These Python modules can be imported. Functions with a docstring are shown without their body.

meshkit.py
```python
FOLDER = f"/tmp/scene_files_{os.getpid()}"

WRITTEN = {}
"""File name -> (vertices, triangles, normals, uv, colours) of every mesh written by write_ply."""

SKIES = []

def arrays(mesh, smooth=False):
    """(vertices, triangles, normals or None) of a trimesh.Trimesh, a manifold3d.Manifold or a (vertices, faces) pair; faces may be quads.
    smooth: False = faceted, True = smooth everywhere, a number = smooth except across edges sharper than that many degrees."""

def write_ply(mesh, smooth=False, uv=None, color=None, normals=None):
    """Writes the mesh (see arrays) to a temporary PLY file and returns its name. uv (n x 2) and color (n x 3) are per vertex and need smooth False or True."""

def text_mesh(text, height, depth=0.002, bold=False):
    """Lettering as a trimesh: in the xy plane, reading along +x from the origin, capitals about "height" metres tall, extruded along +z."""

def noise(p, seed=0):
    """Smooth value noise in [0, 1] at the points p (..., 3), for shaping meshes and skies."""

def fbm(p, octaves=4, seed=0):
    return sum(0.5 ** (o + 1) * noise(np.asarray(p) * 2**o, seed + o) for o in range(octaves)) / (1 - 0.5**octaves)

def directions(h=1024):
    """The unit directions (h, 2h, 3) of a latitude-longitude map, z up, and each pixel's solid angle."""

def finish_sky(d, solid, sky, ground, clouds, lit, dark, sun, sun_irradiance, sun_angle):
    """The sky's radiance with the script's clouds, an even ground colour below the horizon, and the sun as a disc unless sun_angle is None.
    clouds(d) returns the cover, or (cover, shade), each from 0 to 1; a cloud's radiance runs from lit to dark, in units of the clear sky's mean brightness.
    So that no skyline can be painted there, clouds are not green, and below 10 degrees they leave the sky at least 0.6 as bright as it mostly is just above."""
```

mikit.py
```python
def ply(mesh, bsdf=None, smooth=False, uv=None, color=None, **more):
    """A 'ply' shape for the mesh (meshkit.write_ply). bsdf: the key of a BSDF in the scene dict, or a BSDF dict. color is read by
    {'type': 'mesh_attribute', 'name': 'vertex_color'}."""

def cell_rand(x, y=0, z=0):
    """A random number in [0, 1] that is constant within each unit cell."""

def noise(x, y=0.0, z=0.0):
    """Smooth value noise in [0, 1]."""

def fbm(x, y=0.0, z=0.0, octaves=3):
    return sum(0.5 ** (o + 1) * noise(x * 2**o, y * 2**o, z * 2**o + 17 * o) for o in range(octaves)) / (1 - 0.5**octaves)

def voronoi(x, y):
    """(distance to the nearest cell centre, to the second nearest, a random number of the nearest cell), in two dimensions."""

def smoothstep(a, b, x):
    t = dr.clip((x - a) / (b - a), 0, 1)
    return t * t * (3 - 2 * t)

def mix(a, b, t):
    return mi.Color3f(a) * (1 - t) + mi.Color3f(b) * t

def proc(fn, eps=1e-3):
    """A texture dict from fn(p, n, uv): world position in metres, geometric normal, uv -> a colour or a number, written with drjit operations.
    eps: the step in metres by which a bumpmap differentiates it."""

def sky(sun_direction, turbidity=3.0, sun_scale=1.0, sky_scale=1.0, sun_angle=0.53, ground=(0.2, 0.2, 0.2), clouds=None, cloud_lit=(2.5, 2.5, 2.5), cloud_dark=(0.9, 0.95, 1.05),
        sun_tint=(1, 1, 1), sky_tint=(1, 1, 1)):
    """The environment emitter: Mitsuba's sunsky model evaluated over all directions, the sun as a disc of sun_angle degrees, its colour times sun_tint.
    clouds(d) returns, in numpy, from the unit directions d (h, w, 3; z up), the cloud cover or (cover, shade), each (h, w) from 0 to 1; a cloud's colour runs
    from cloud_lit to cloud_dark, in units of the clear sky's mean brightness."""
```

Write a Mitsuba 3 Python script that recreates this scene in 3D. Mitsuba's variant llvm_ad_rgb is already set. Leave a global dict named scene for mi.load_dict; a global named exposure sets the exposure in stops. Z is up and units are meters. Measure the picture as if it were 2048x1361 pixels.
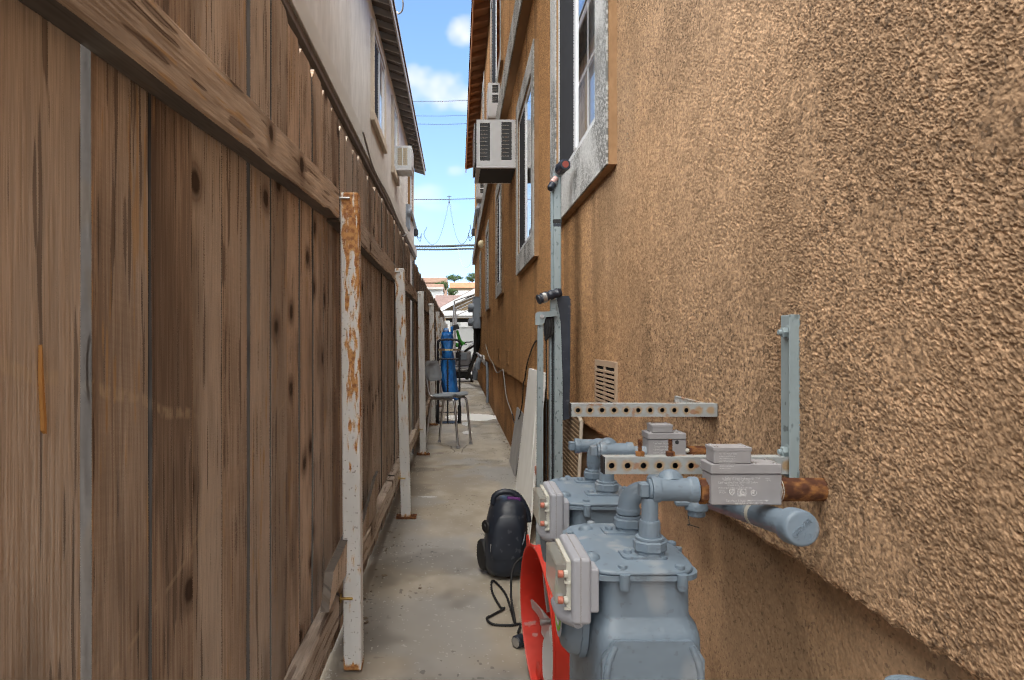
import math, random
import numpy as np, trimesh, drjit as dr, mitsuba as mi, mikit, meshkit
from shapely.geometry import Polygon, Point, box as sbox
from mikit import noise, fbm, voronoi, cell_rand, smoothstep, mix, proc

rng = np.random.default_rng(7)
random.seed(7)
scene, labels = {}, {}
T = mi.ScalarTransform4f
# ------------------------------------------------------------------ camera, sky, exposure
F, CX, CY, H = 1450.0, 916.0, 683.0, 0.95          # focal length and vanishing point in photo pixels, eye height
scene['camera'] = {'type': 'perspective', 'fov_axis': 'x', 'fov': math.degrees(2 * math.atan(1024 / F)),
                   'principal_point_offset_x': (1024 - CX) / 2048, 'principal_point_offset_y': (680.5 - CY) / 1361,
                   'near_clip': 0.05, 'far_clip': 3000.0,
                   'to_world': T().look_at(origin=[0, 0, H], target=[0, 1, H], up=[0, 0, 1])}


def clouds(d):
    x, y, z = d[..., 0], d[..., 1], np.maximum(d[..., 2], 0.02)
    q = np.stack([x / (z + .35) * 2.2, y / (z + .35) * 2.2, 0 * x], -1)
    n = meshkit.fbm(q + 11.3, 5, 3)
    cover = np.clip((n - .53) / .13, 0, 1)
    fine = meshkit.fbm(d * 26 + 3, 5, 9)
    hit = 0
    for (u, v, w, h, s) in ((880, 182, 58, 42, 1), (838, 168, 42, 44, .9), (926, 198, 48, 28, .9), (926, 62, 32, 30, .85), (912, 342, 26, 14, .7), (848, 392, 52, 24, .4), (880, 412, 50, 12, .3)):
        a = np.stack([(u - CX) / F, 1, (CY - v) / F], -1) if False else np.array([(u - CX) / F, 1, (CY - v) / F])
        yy = np.maximum(y, 1e-3)
        e = ((x / yy - a[0]) * F / w) ** 2 + ((z / yy - a[2]) * F / h) ** 2
        hit = np.maximum(hit, np.where(y > .05, np.clip(.62 * (1.5 - e - 3.4 * (fine - .42)), 0, 1) * s, 0))
    front = np.exp(-((x) ** 2) * 40) * (y > .3) * (z < .75)       # the open patch of blue between the roofs
    cover = cover * (1 - front)
    c = np.maximum(cover, np.clip(hit, 0, 1))
    return c, np.clip(.15 + .5 * (fine - .4), 0, 1)


scene['sky'] = mikit.sky((-0.20, -0.46, 0.87), turbidity=2.4, sun_scale=0.80, sun_tint=(.88, 1.0, 1.14), sun_angle=104, sky_scale=0.60, clouds=clouds,
                         cloud_lit=(1.75, 1.75, 1.78), cloud_dark=(1.1, 1.15, 1.25), sky_tint=(1.0, 1.02, 1.05), ground=(.25, .23, .2))
exposure = 3.62


# ------------------------------------------------------------------ mesh helpers
def at(u, v, y):
    return np.array([(u - CX) * y / F, y, H + (CY - v) * y / F])


def X(u, y): return (u - CX) * y / F
def Z(v, y): return H + (CY - v) * y / F


def cat(*ms):
    ms = [m for m in ms if m is not None]
    return trimesh.util.concatenate(ms) if len(ms) > 1 else ms[0]


def box(x0, x1, y0, y1, z0, z1, b=0.0):
    x0, x1, y0, y1, z0, z1 = min(x0, x1), max(x0, x1), min(y0, y1), max(y0, y1), min(z0, z1), max(z0, z1)
    b = min(b, .45 * min(x1 - x0, y1 - y0, z1 - z0))
    if b <= 0:
        m = trimesh.creation.box((x1 - x0, y1 - y0, z1 - z0))
        m.apply_translation(((x0 + x1) / 2, (y0 + y1) / 2, (z0 + z1) / 2))
        return m
    pts = []
    for sx in (0, 1):
        for sy in (0, 1):
            for sz in (0, 1):
                c = [(x0, x1)[sx], (y0, y1)[sy], (z0, z1)[sz]]
                i = [(1, -1)[sx] * b, (1, -1)[sy] * b, (1, -1)[sz] * b]
                pts += [(c[0], c[1] + i[1], c[2] + i[2]), (c[0] + i[0], c[1], c[2] + i[2]), (c[0] + i[0], c[1] + i[1], c[2])]
    return trimesh.convex.convex_hull(np.array(pts))


def rounded(x0, x1, y0, y1, z0, z1, r, n=3):
    """A box with really rounded edges."""
    s = trimesh.creation.icosphere(n, r)
    c = np.array([[a, b_, c_] for a in (x0 + r, x1 - r) for b_ in (y0 + r, y1 - r) for c_ in (z0 + r, z1 - r)])
    return trimesh.convex.convex_hull((c[:, None] + s.vertices[None]).reshape(-1, 3))


def spline(pts, n=8):
    p = np.asarray(pts, float)
    q = np.vstack([2 * p[0] - p[1], p, 2 * p[-1] - p[-2]])
    out = []
    for i in range(1, len(q) - 2):
        t = np.linspace(0, 1, n, endpoint=False)[:, None]
        a, b, c, d = q[i - 1], q[i], q[i + 1], q[i + 2]
        out.append(.5 * ((2 * b) + (c - a) * t + (2 * a - 5 * b + 4 * c - d) * t ** 2 + (3 * b - a - 3 * c + d) * t ** 3))
    return np.vstack(out + [p[-1:]])


def tube(pts, r, n=12, cap=True):
    p = np.asarray(pts, float)
    r = np.broadcast_to(np.asarray(r, float), (len(p),))
    t = np.gradient(p, axis=0)
    t /= np.linalg.norm(t, axis=1, keepdims=True) + 1e-12
    a = np.cross(t[0], [0, 0, 1.0] if abs(t[0][2]) < .9 else [1.0, 0, 0])
    ring, ang = [], np.arange(n) * 2 * np.pi / n
    for i in range(len(p)):
        a = a - t[i] * (a @ t[i])
        a /= np.linalg.norm(a)
        b = np.cross(t[i], a)
        ring.append(p[i] + r[i] * (np.cos(ang)[:, None] * a + np.sin(ang)[:, None] * b))
    v = np.vstack(ring)
    i, j = np.meshgrid(np.arange(len(p) - 1), np.arange(n), indexing='ij')
    q = np.stack([i * n + j, i * n + (j + 1) % n, (i + 1) * n + (j + 1) % n, (i + 1) * n + j], -1).reshape(-1, 4)
    f = np.vstack([q[:, [0, 1, 2]], q[:, [0, 2, 3]]])
    if cap:
        v = np.vstack([v, p[:1], p[-1:]])
        k = np.arange(n)
        e = (len(p) - 1) * n
        f = np.vstack([f, np.stack([(k + 1) % n, k, 0 * k + len(v) - 2], 1), np.stack([e + k, e + (k + 1) % n, 0 * k + len(v) - 1], 1)])
    return trimesh.Trimesh(v, f, process=False)


def lathe(profile, origin, axis, n=28, phase=0.0):
    """profile: (radius, distance along axis); closes itself where a radius is 0."""
    axis = np.asarray(axis, float) / np.linalg.norm(axis)
    a = np.cross(axis, [0, 0, 1.0] if abs(axis[2]) < .9 else [1.0, 0, 0])
    a /= np.linalg.norm(a)
    b = np.cross(axis, a)
    ang = np.arange(n) * 2 * np.pi / n + phase
    d = np.cos(ang)[:, None] * a + np.sin(ang)[:, None] * b
    v = np.vstack([np.asarray(origin) + axis * t + max(r, 1e-6) * d for r, t in profile])
    i, j = np.meshgrid(np.arange(len(profile) - 1), np.arange(n), indexing='ij')
    q = np.stack([i * n + j, i * n + (j + 1) % n, (i + 1) * n + (j + 1) % n, (i + 1) * n + j], -1).reshape(-1, 4)
    return trimesh.Trimesh(v, np.vstack([q[:, [0, 1, 2]], q[:, [0, 2, 3]]]), process=False)


def disc(r, h, origin, axis, n=24, b=.0, phase=0.0):
    b = b or min(h, r) * .12
    return lathe([(0, 0), (r - b, 0), (r, b), (r, h - b), (r - b, h), (0, h)], origin, axis, n, phase)


def prism(poly, d0, d1, plane='xy'):
    """Extrudes a polygon (list of 2-D points or shapely) along the third axis from d0 to d1."""
    g = poly if hasattr(poly, 'area') else Polygon(poly)
    m = trimesh.creation.extrude_polygon(g, d1 - d0, engine='earcut')
    v = np.array(m.vertices)
    v[:, 2] += d0
    if plane == 'xz':
        v = v[:, [0, 2, 1]]
    elif plane == 'yz':
        v = v[:, [2, 0, 1]]
    return trimesh.Trimesh(v, m.faces, process=False)


def loft(sections, n=36):
    """sections: (z, cx, cy, rx, ry, power) superellipses, closed at both ends."""
    ang = np.arange(n) * 2 * np.pi / n
    v = []
    for z, cx, cy, rx, ry, pw in sections:
        c, s = np.cos(ang), np.sin(ang)
        v.append(np.stack([cx + rx * np.sign(c) * abs(c) ** (2 / pw), cy + ry * np.sign(s) * abs(s) ** (2 / pw), 0 * c + z], 1))
    m = len(sections)
    v = np.vstack(v + [[[sections[0][1], sections[0][2], sections[0][0]], [sections[-1][1], sections[-1][2], sections[-1][0]]]])
    i, j = np.meshgrid(np.arange(m - 1), np.arange(n), indexing='ij')
    q = np.stack([i * n + j, i * n + (j + 1) % n, (i + 1) * n + (j + 1) % n, (i + 1) * n + j], -1).reshape(-1, 4)
    k, e = np.arange(n), (m - 1) * n
    f = np.vstack([q[:, [0, 1, 2]], q[:, [0, 2, 3]], np.stack([(k + 1) % n, k, 0 * k + len(v) - 2], 1), np.stack([e + k, e + (k + 1) % n, 0 * k + len(v) - 1], 1)])
    return trimesh.Trimesh(v, f, process=False)


def rot(m, deg, axis, point):
    m = m.copy()
    m.apply_transform(trimesh.transformations.rotation_matrix(math.radians(deg), axis, point))
    return m


def beam(a, b, w, h, up=(0, 0, 1), bev=.0):
    """A bar from a to b, w wide, h high."""
    a, b = np.asarray(a, float), np.asarray(b, float)
    d = b - a
    L = np.linalg.norm(d)
    d /= L
    s = np.cross(d, up)
    s /= np.linalg.norm(s)
    t = np.cross(s, d)
    m = box(0, L, -w / 2, w / 2, -h / 2, h / 2, bev)
    M = np.eye(4)
    M[:3, 0], M[:3, 1], M[:3, 2], M[:3, 3] = d, s, t, a
    m.apply_transform(M)
    return m


# ------------------------------------------------------------------ registry
used = {}


def numbered(k):
    n = used.get(k, 0)
    used[k] = n + 1
    return k if n == 0 else f'{k}_{n:03d}'


def thing(name, label, category, group=None, mesh=None, mat=None, smooth=False, uv=None):
    k = numbered(name)
    labels[k] = {'label': label, 'category': category}
    if group:
        labels[k]['group'] = group
    if mesh is not None:
        scene[k] = mikit.ply(mesh, mat, smooth, uv)
    return k


def part(parent, name, mesh, mat, smooth=False, uv=None, label=None, kind=None):
    k = numbered(parent + '__' + name)
    scene[k] = mikit.ply(mesh, mat, smooth, uv)
    if label:
        labels[k] = {'label': label}
    if kind:
        labels.setdefault(k, {})['kind'] = kind
    return k


def holder(parent, name):
    return numbered(parent + '__' + name)


def setting(name, mesh, mat, label, smooth=False):
    k = numbered(name)
    scene[k] = mikit.ply(mesh, mat, smooth)
    labels[k] = {'label': label, 'kind': 'structure', 'category': name.split('_')[-1]}
    return k


# ------------------------------------------------------------------ materials
def rgb(c): return {'type': 'rgb', 'value': list(c)}


def pbr(key, color, rough=.6, metal=0.0, spec=.4, bump=None, bscale=1.0, eps=1e-3, **more):
    c = proc(color) if callable(color) else rgb(color)
    r = proc(rough) if callable(rough) else rough
    d = {'type': 'principled', 'base_color': c, 'roughness': r, 'metallic': metal, 'specular': spec, **more}
    if bump:
        d = {'type': 'bumpmap', 'arbitrary': {**proc(bump, eps)}, 'scale': bscale, 'bsdf': d}
    scene[key] = {'type': 'twosided', 'bsdf': d}


def stucco_color(p, n, uv):
    y, z = p.y, p.z
    big = fbm(y * 1.3 + 5, z * 1.3, 0, 3)
    mid = fbm(y * 9, z * 9, 3, 3)
    streak = fbm(y * 7 + 2, z * .55, 8, 3)
    near = 1 - smoothstep(1.1, 3.2, y)
    c = mix((.385, .208, .092), (.355, .230, .140), near)
    c = mix(c, (.37, .25, .16), smoothstep(.50, .72, big) * .6 * near)
    c = c * (.86 + .28 * mid) * (.74 + .52 * smoothstep(.25, .75, fbm(y * 230, z * 230, 9, 2))) * (.86 + .28 * noise(y * 90, z * 90, 3))
    dirt = smoothstep(.50, .72, streak) * (.10 + .3 * (1 - near)) + .22 * smoothstep(.52, .70, fbm(y * 4 + 7, z * 3.2, 6, 4)) * near
    c = mix(c, (.10, .062, .035), dirt)
    runs = dr.exp(-dr.square((y - 2.35) / .45)) * smoothstep(.75, 1.35, z) * smoothstep(.40, .66, fbm(y * 9, z * 1.1, 12, 3))
    c = mix(c, (.13, .082, .045), runs * .55)
    speck = smoothstep(.66, .76, fbm(y * 190, z * 170, 5, 2)) * smoothstep(.42, .6, fbm(y * 2.4 + 9, z * 2.4, 2, 2))
    return mix(c, (.06, .042, .03), speck * .6)


def stucco_bump(p, n, uv):
    return .0015 * fbm(p.y * 420, p.z * 420, p.x * 50, 2) + .0009 * smoothstep(.35, .65, noise(p.y * 240, p.z * 240, 4))


def plinth_color(p, n, uv):
    y, z = p.y, p.z
    c = mix((.46, .295, .175), (.50, .335, .21), fbm(y * 3, z * 3, 1, 3))
    c = mix(c, (.36, .185, .08), smoothstep(2.2, 5, y))
    blot = smoothstep(.47, .68, fbm(y * 4.5 + 3, z * 3.2, 7, 4))
    c = mix(c, (.085, .056, .036), blot * .42)
    rise = smoothstep(.25, .05, z + .12 * (noise(y * 9, 0, 0) - .5))
    c = mix(c, (.12, .075, .045), rise * .5)
    speck = smoothstep(.68, .76, fbm(y * 190, z * 190, 5, 2)) * smoothstep(.38, .62, fbm(y * 3.4 + 1, z * 3.4, 2, 2))
    return mix(c, (.06, .042, .03), speck * .4) * (.78 + .44 * fbm(y * 260, z * 260, 3, 2))


def plinth_bump(p, n, uv):
    return .0011 * fbm(p.y * 300, p.z * 300, p.x * 50, 2)


def make_wood(lo, hi, grey, dark, gamt):
    def color(p, n, uv):
        i = dr.floor(uv.x)
        a, z = uv.x - i, uv.y
        r1, r2, r3 = cell_rand(i, 3, 1), cell_rand(i, 5, 2), cell_rand(i, 7, 3)
        d1, d2, w = voronoi(a * 6.2 + i * 13.7, z * 6.6 + r1 * 7)
        bend = dr.exp(-dr.square(d1 * 3.6)) * dr.select(w > .80, 1.0, 0.0)
        aw = a + .007 * fbm(a * 9 + i * 3, z * 2.2, i, 2) + .030 * bend * (noise(a * 25, z * 8, i) - .4)
        ring = .5 + .5 * dr.sin(aw * (420 + 380 * r2) + 9 * fbm(aw * 16, z * 2.1, i + 4, 2))
        grain = fbm(aw * 260 + i * 7, z * 9, i, 3)
        fine = noise(aw * 900, z * 30, i)
        tone = fbm(a * 13 + i * 9, z * 4.2, i + 2, 4)
        saw = noise(z * 420 + a * 60, a * 9, i) * smoothstep(.5, .65, noise(a * 5, z * 2.2, i + 71))
        c = mix(lo, hi, dr.clip(.34 + .34 * smoothstep(.30, .70, grain) - .17 + .16 * ring * smoothstep(.35, .7, noise(a * 12, z * 1.7, i + 9)) + 1.05 * (tone - .5) + .80 * (r1 - .5) + .10 * saw, 0, 1))
        c = mix(c, grey, gamt * smoothstep(.35, .75, .45 * r3 + .65 * fbm(a * 6 + i, z * 1.6, i + 8, 3)))
        c = mix(c, dark, smoothstep(.55, .80, fbm(aw * 11 + i * 5, z * 3.3, i + 20, 4)) * .5)
        c = mix(c, dark, smoothstep(.68, .76, fbm(aw * 130, z * 6.5, i + 30, 2)) * .65)
        c = mix(c, (.40, .25, .12), smoothstep(.66, .76, fbm(aw * 110, z * 11, i + 40, 3)) * smoothstep(.45, .6, noise(a * 7 + i, z * 2, i)) * .6)
        knot = dr.select(w > .80, 1.0, 0.0)
        kd = d1 + .05 * noise(a * 60, z * 30, i)
        c = mix(c, dark, knot * (1 - smoothstep(.10, .36, kd)) * .7)
        c = mix(c, (.045, .028, .02), knot * (1 - smoothstep(.09, .16, kd)) * .9)
        c = mix(c, lo, knot * smoothstep(.03, .0, dr.abs(kd - .19)) * .6)
        z0 = .925 - .21 * (p.y - .63) + .012 * (noise(p.y * 14, 0, 1) - .5)
        scrape = smoothstep(.011, .003, dr.abs(p.z - z0)) * smoothstep(.30, .55, fbm(p.y * 120, p.z * 60, 2, 2)) * smoothstep(1.08, 1.0, p.y)
        z1 = .62 + .30 * (p.y - .9)
        scrape = dr.maximum(scrape, .7 * smoothstep(.006, .001, dr.abs(p.z - z1)) * smoothstep(.45, .62, noise(p.y * 60, 3, 2)) * smoothstep(1.9, 1.4, p.y))
        c = mix(c, (.50, .40, .28), scrape * .38)
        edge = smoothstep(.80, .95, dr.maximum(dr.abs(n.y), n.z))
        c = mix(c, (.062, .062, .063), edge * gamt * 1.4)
        return c * (.86 + .28 * fine)

    def bump(p, n, uv):
        i = dr.floor(uv.x)
        a, z = uv.x - i, uv.y
        aw = a + .007 * fbm(a * 9 + i * 3, z * 2.2, i, 2)
        crack = smoothstep(.70, .76, fbm(aw * 130, z * 6.5, i + 30, 2))
        return .0018 * fbm(aw * 260 + i * 7, z * 9, i, 2) + .0007 * noise(aw * 900, z * 30, i) - .003 * crack
    return color, bump


fc, fb = make_wood((.21, .152, .115), (.52, .405, .32), (.45, .395, .345), (.092, .064, .050), .6)
rc, rb = make_wood((.28, .215, .168), (.55, .45, .36), (.50, .44, .385), (.12, .085, .065), .6)
pbr('fence_wood', fc, .85, spec=.2, bump=fb)
pbr('rail_wood', rc, .88, spec=.2, bump=rb)
pbr('stucco', stucco_color, .92, spec=.2, bump=stucco_bump, eps=8e-4)
pbr('plinth', plinth_color, .92, spec=.2, bump=plinth_bump, eps=8e-4)


def trim_color(p, n, uv):
    g = fbm(p.y * 160, p.z * 160, p.x * 40, 2)
    s = smoothstep(.42, .66, fbm(p.y * 6 + 1, p.z * 3, 4, 3))
    c = mix((.32, .32, .31), (.43, .425, .41), smoothstep(.3, .65, g))
    return mix(c, (.12, .118, .112), s * smoothstep(.25, .6, 1 - g) * (.75 + .2 * smoothstep(2.3, 1.6, p.z)))


pbr('grey_trim', trim_color, .9, spec=.2, bump=lambda p, n, uv: .003 * fbm(p.y * 160, p.z * 160, p.x * 40, 2))


def rust_of(p, k=1.0):
    return fbm(p.x * 45 * k, p.y * 45 * k, p.z * 9 * k, 4)


def post_color(p, n, uv):
    i = dr.floor(uv.x)
    r = cell_rand(i, 2, 9)
    a = uv.x - i
    h = p.z
    first = dr.select(i < .5, 1.0, 0.0)
    wave = .12 * (fbm(h * 5, i, 3, 3) - .5)
    streak = first * smoothstep(.34, .52, a * 12 + wave * 3) * smoothstep(.50, .85, h + wave) * .25 + first * .16 * smoothstep(1.16, 1.30, h)
    band = -.105 + streak + (1 - first) * (.11 * r * smoothstep(.3, .9, h))
    foot = .45 * smoothstep(.05, .0, h)
    m = fbm(p.x * 110, p.y * 110, h * 17, 4) + band + foot + .10 * (noise(p.x * 420, p.y * 420, h * 300) - .5)
    speck = smoothstep(.74, .80, fbm(p.x * 170, p.y * 170, h * 120, 2))
    c = mix((.72, .72, .71), (.62, .62, .60), fbm(p.x * 40, p.y * 40, h * 6, 2))
    rust = mix((.52, .26, .085), (.30, .115, .035), smoothstep(.35, .7, fbm(p.x * 120, p.y * 120, h * 90, 3)))
    c = mix(c, (.62, .44, .26), smoothstep(.55, .64, m) * .75)
    c = mix(c, rust, smoothstep(.61, .70, m))
    return mix(c, (.16, .10, .07), speck * .6)


pbr('white_post', post_color, .55, spec=.4)
pbr('rust', lambda p, n, uv: mix((.075, .03, .017), (.25, .11, .04), smoothstep(.35, .75, fbm(p.x * 110, p.y * 110, p.z * 110, 4))), .85, spec=.2,
    bump=lambda p, n, uv: .002 * fbm(p.x * 300, p.y * 300, p.z * 300, 2))


def concrete_color(p, n, uv):
    x, y = p.x, p.y
    big = fbm(x * 2.2 + 3, y * 1.3, 0, 4)
    mid = fbm(x * 9, y * 6, 2, 4)
    c = mix((.315, .27, .21), (.45, .405, .335), smoothstep(.25, .75, .55 * big + .45 * mid))
    c = mix(c, (.31, .315, .315), smoothstep(.55, .72, fbm(x * 3 + 8, y * 2.1, 5, 3)) * .55)
    dark = smoothstep(.58, .74, fbm(x * 3.4 + 1, y * 2.6 + 7, 9, 4))
    c = mix(c, (.13, .115, .098), dark * .45)
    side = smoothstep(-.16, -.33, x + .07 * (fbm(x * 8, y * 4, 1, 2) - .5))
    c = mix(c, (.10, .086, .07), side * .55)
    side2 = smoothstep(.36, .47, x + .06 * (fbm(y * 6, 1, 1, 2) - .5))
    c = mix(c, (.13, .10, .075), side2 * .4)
    spot = smoothstep(.74, .80, fbm(x * 60, y * 45, 6, 2)) * smoothstep(.5, .62, fbm(x * 4, y * 3 + 3, 6, 2))
    c = mix(c, (.08, .075, .07), spot * .5)
    fl = smoothstep(.80, .84, fbm(x * 90, y * 70, 16, 2))
    c = mix(c, (.55, .53, .49), fl * .35)
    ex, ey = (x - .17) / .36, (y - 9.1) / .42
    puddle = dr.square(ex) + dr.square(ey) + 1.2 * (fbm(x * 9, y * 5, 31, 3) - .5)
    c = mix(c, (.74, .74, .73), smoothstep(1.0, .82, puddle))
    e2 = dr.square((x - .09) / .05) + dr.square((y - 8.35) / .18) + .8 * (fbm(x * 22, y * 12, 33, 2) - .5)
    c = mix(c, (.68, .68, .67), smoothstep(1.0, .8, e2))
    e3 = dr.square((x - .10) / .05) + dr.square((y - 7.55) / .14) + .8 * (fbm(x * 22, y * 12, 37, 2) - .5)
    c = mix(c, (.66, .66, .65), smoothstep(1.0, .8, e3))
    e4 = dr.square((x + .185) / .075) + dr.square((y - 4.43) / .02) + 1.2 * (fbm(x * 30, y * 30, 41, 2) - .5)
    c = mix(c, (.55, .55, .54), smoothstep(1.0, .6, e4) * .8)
    crack = smoothstep(.012, .003, dr.abs(fbm(x * 2.2 + 4, y * .8, 77, 4) - .52)) * smoothstep(.5, .6, fbm(x * 1.5, y * 1.1, 79, 2))
    c = mix(c, (.08, .07, .06), crack * .6)
    far = smoothstep(.48, .62, fbm(x * 4, y * .9 + 2, 51, 3)) * smoothstep(9.5, 11, y)
    return mix(c, (.50, .50, .50), far * .6)


def concrete_rough(p, n, uv):
    return .55 + .35 * smoothstep(.4, .6, fbm(p.x * 3, p.y * 2, 5, 3))


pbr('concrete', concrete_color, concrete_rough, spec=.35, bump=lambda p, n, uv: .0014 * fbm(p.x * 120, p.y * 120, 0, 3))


def meter_paint(p, n, uv):
    c = mix((.138, .184, .234), (.172, .222, .276), fbm(p.x * 26, p.y * 26, p.z * 26, 3))
    w = smoothstep(.69, .75, fbm(p.x * 120, p.y * 120, p.z * 120, 3))
    c = mix(c, (.10, .11, .12), w * .3)
    d = smoothstep(.60, .78, fbm(p.x * 30 + 4, p.y * 30, p.z * 9, 3))
    return mix(c, (.32, .33, .34), d * .5)


pbr('meter_grey', meter_paint, .42, spec=.5, bump=lambda p, n, uv: .0009 * fbm(p.x * 150, p.y * 150, p.z * 150, 3))


def strut_color(p, n, uv):
    # uv.x counts hole pitches along the bar, uv.y is measured from its centre line in pitches
    a = uv.x - dr.floor(uv.x) - .5
    d = dr.sqrt(dr.square(a) + dr.square(uv.y)) * (.85 + .5 * noise(p.x * 260, p.z * 260, p.y * 100))
    on = dr.select(uv.x < 90, 1.0, 0.0)
    c = mix((.235, .25, .25), (.32, .335, .335), fbm(p.x * 90, p.y * 90, p.z * 90, 3))
    c = mix(c, (.30, .19, .09), (1 - smoothstep(.2, .52, d)) * .85 * on)
    m = smoothstep(.62, .74, fbm(p.x * 70 + 3, p.y * 70, p.z * 70, 4))
    return mix(c, (.26, .12, .05), m * .8)


pbr('strut_steel', strut_color, .5, spec=.5)
pbr('galvanised', lambda p, n, uv: mix((.20, .25, .265), (.27, .32, .335), fbm(p.x * 40, p.y * 40, p.z * 14, 3)) * (1 - .45 * smoothstep(.68, .76, fbm(p.x * 140, p.y * 140, p.z * 60, 2))), .5, spec=.5)
pbr('cast_grey', lambda p, n, uv: mix((.235, .23, .24), (.29, .282, .292), fbm(p.x * 50, p.y * 50, p.z * 50, 3)), .5, spec=.45,
    bump=lambda p, n, uv: .0004 * noise(p.x * 900, p.y * 900, p.z * 900))


def left_color(p, n, uv):
    s = fbm(p.y * 2.2, p.z * .5, 1, 4)
    c = mix((.50, .47, .435), (.58, .555, .525), smoothstep(.3, .7, .5 * s + .5 * fbm(p.y * 1.1, p.z * 1.1, 3, 3)))
    return c * (.90 + .2 * fbm(p.y * 18, p.z * 6, 4, 2))


pbr('surround_brown', lambda p, n, uv: mix((.27, .155, .075), (.36, .215, .115), fbm(p.x * 150, p.y * 120, p.z * 60, 3)) * (.75 + .4 * fbm(p.x * 20, p.y * 20, p.z * 9, 3)), .92, spec=.2, bump=lambda p, n, uv: .002 * fbm(p.x * 260, p.y * 260, p.z * 260, 2))
pbr('left_stucco', left_color, .92, spec=.2, bump=lambda p, n, uv: .002 * fbm(p.y * 120, p.z * 120, p.x * 60, 2))
pbr('left_band', (.53, .505, .465), .9, spec=.2)
pbr('cream_trim', (.50, .43, .34), .85, spec=.2)
pbr('eave_grey', lambda p, n, uv: mix((.16, .135, .12), (.24, .205, .185), fbm(p.x * 12, p.y * 12, p.z * 12, 3)), .8, spec=.2)
pbr('fascia_grey', (.40, .38, .36), .7, spec=.3)
pbr('eave_brown', lambda p, n, uv: mix((.33, .15, .07), (.45, .22, .11), fbm(p.x * 12, p.y * 5, p.z * 12, 3)), .75, spec=.25)
pbr('band_brown', lambda p, n, uv: mix((.20, .115, .06), (.32, .185, .09), fbm(p.y * 4, p.x * 25, p.z * 25, 3)), .85, spec=.2)
pbr('white_vinyl', (.55, .56, .57), .4, spec=.5)
pbr('screen_mesh', (.035, .037, .042), .8, spec=.2)
pbr('dark_inside', (.02, .02, .02), .9, spec=.1)
pbr('curtain', lambda p, n, uv: mix((.44, .46, .475), (.58, .595, .605), .5 + .5 * dr.sin(p.y * 70 + 2 * noise(p.y * 9, p.z, 0))), .9, spec=.1)
scene['window_glass'] = {'type': 'thindielectric', 'int_ior': 1.5}
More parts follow.
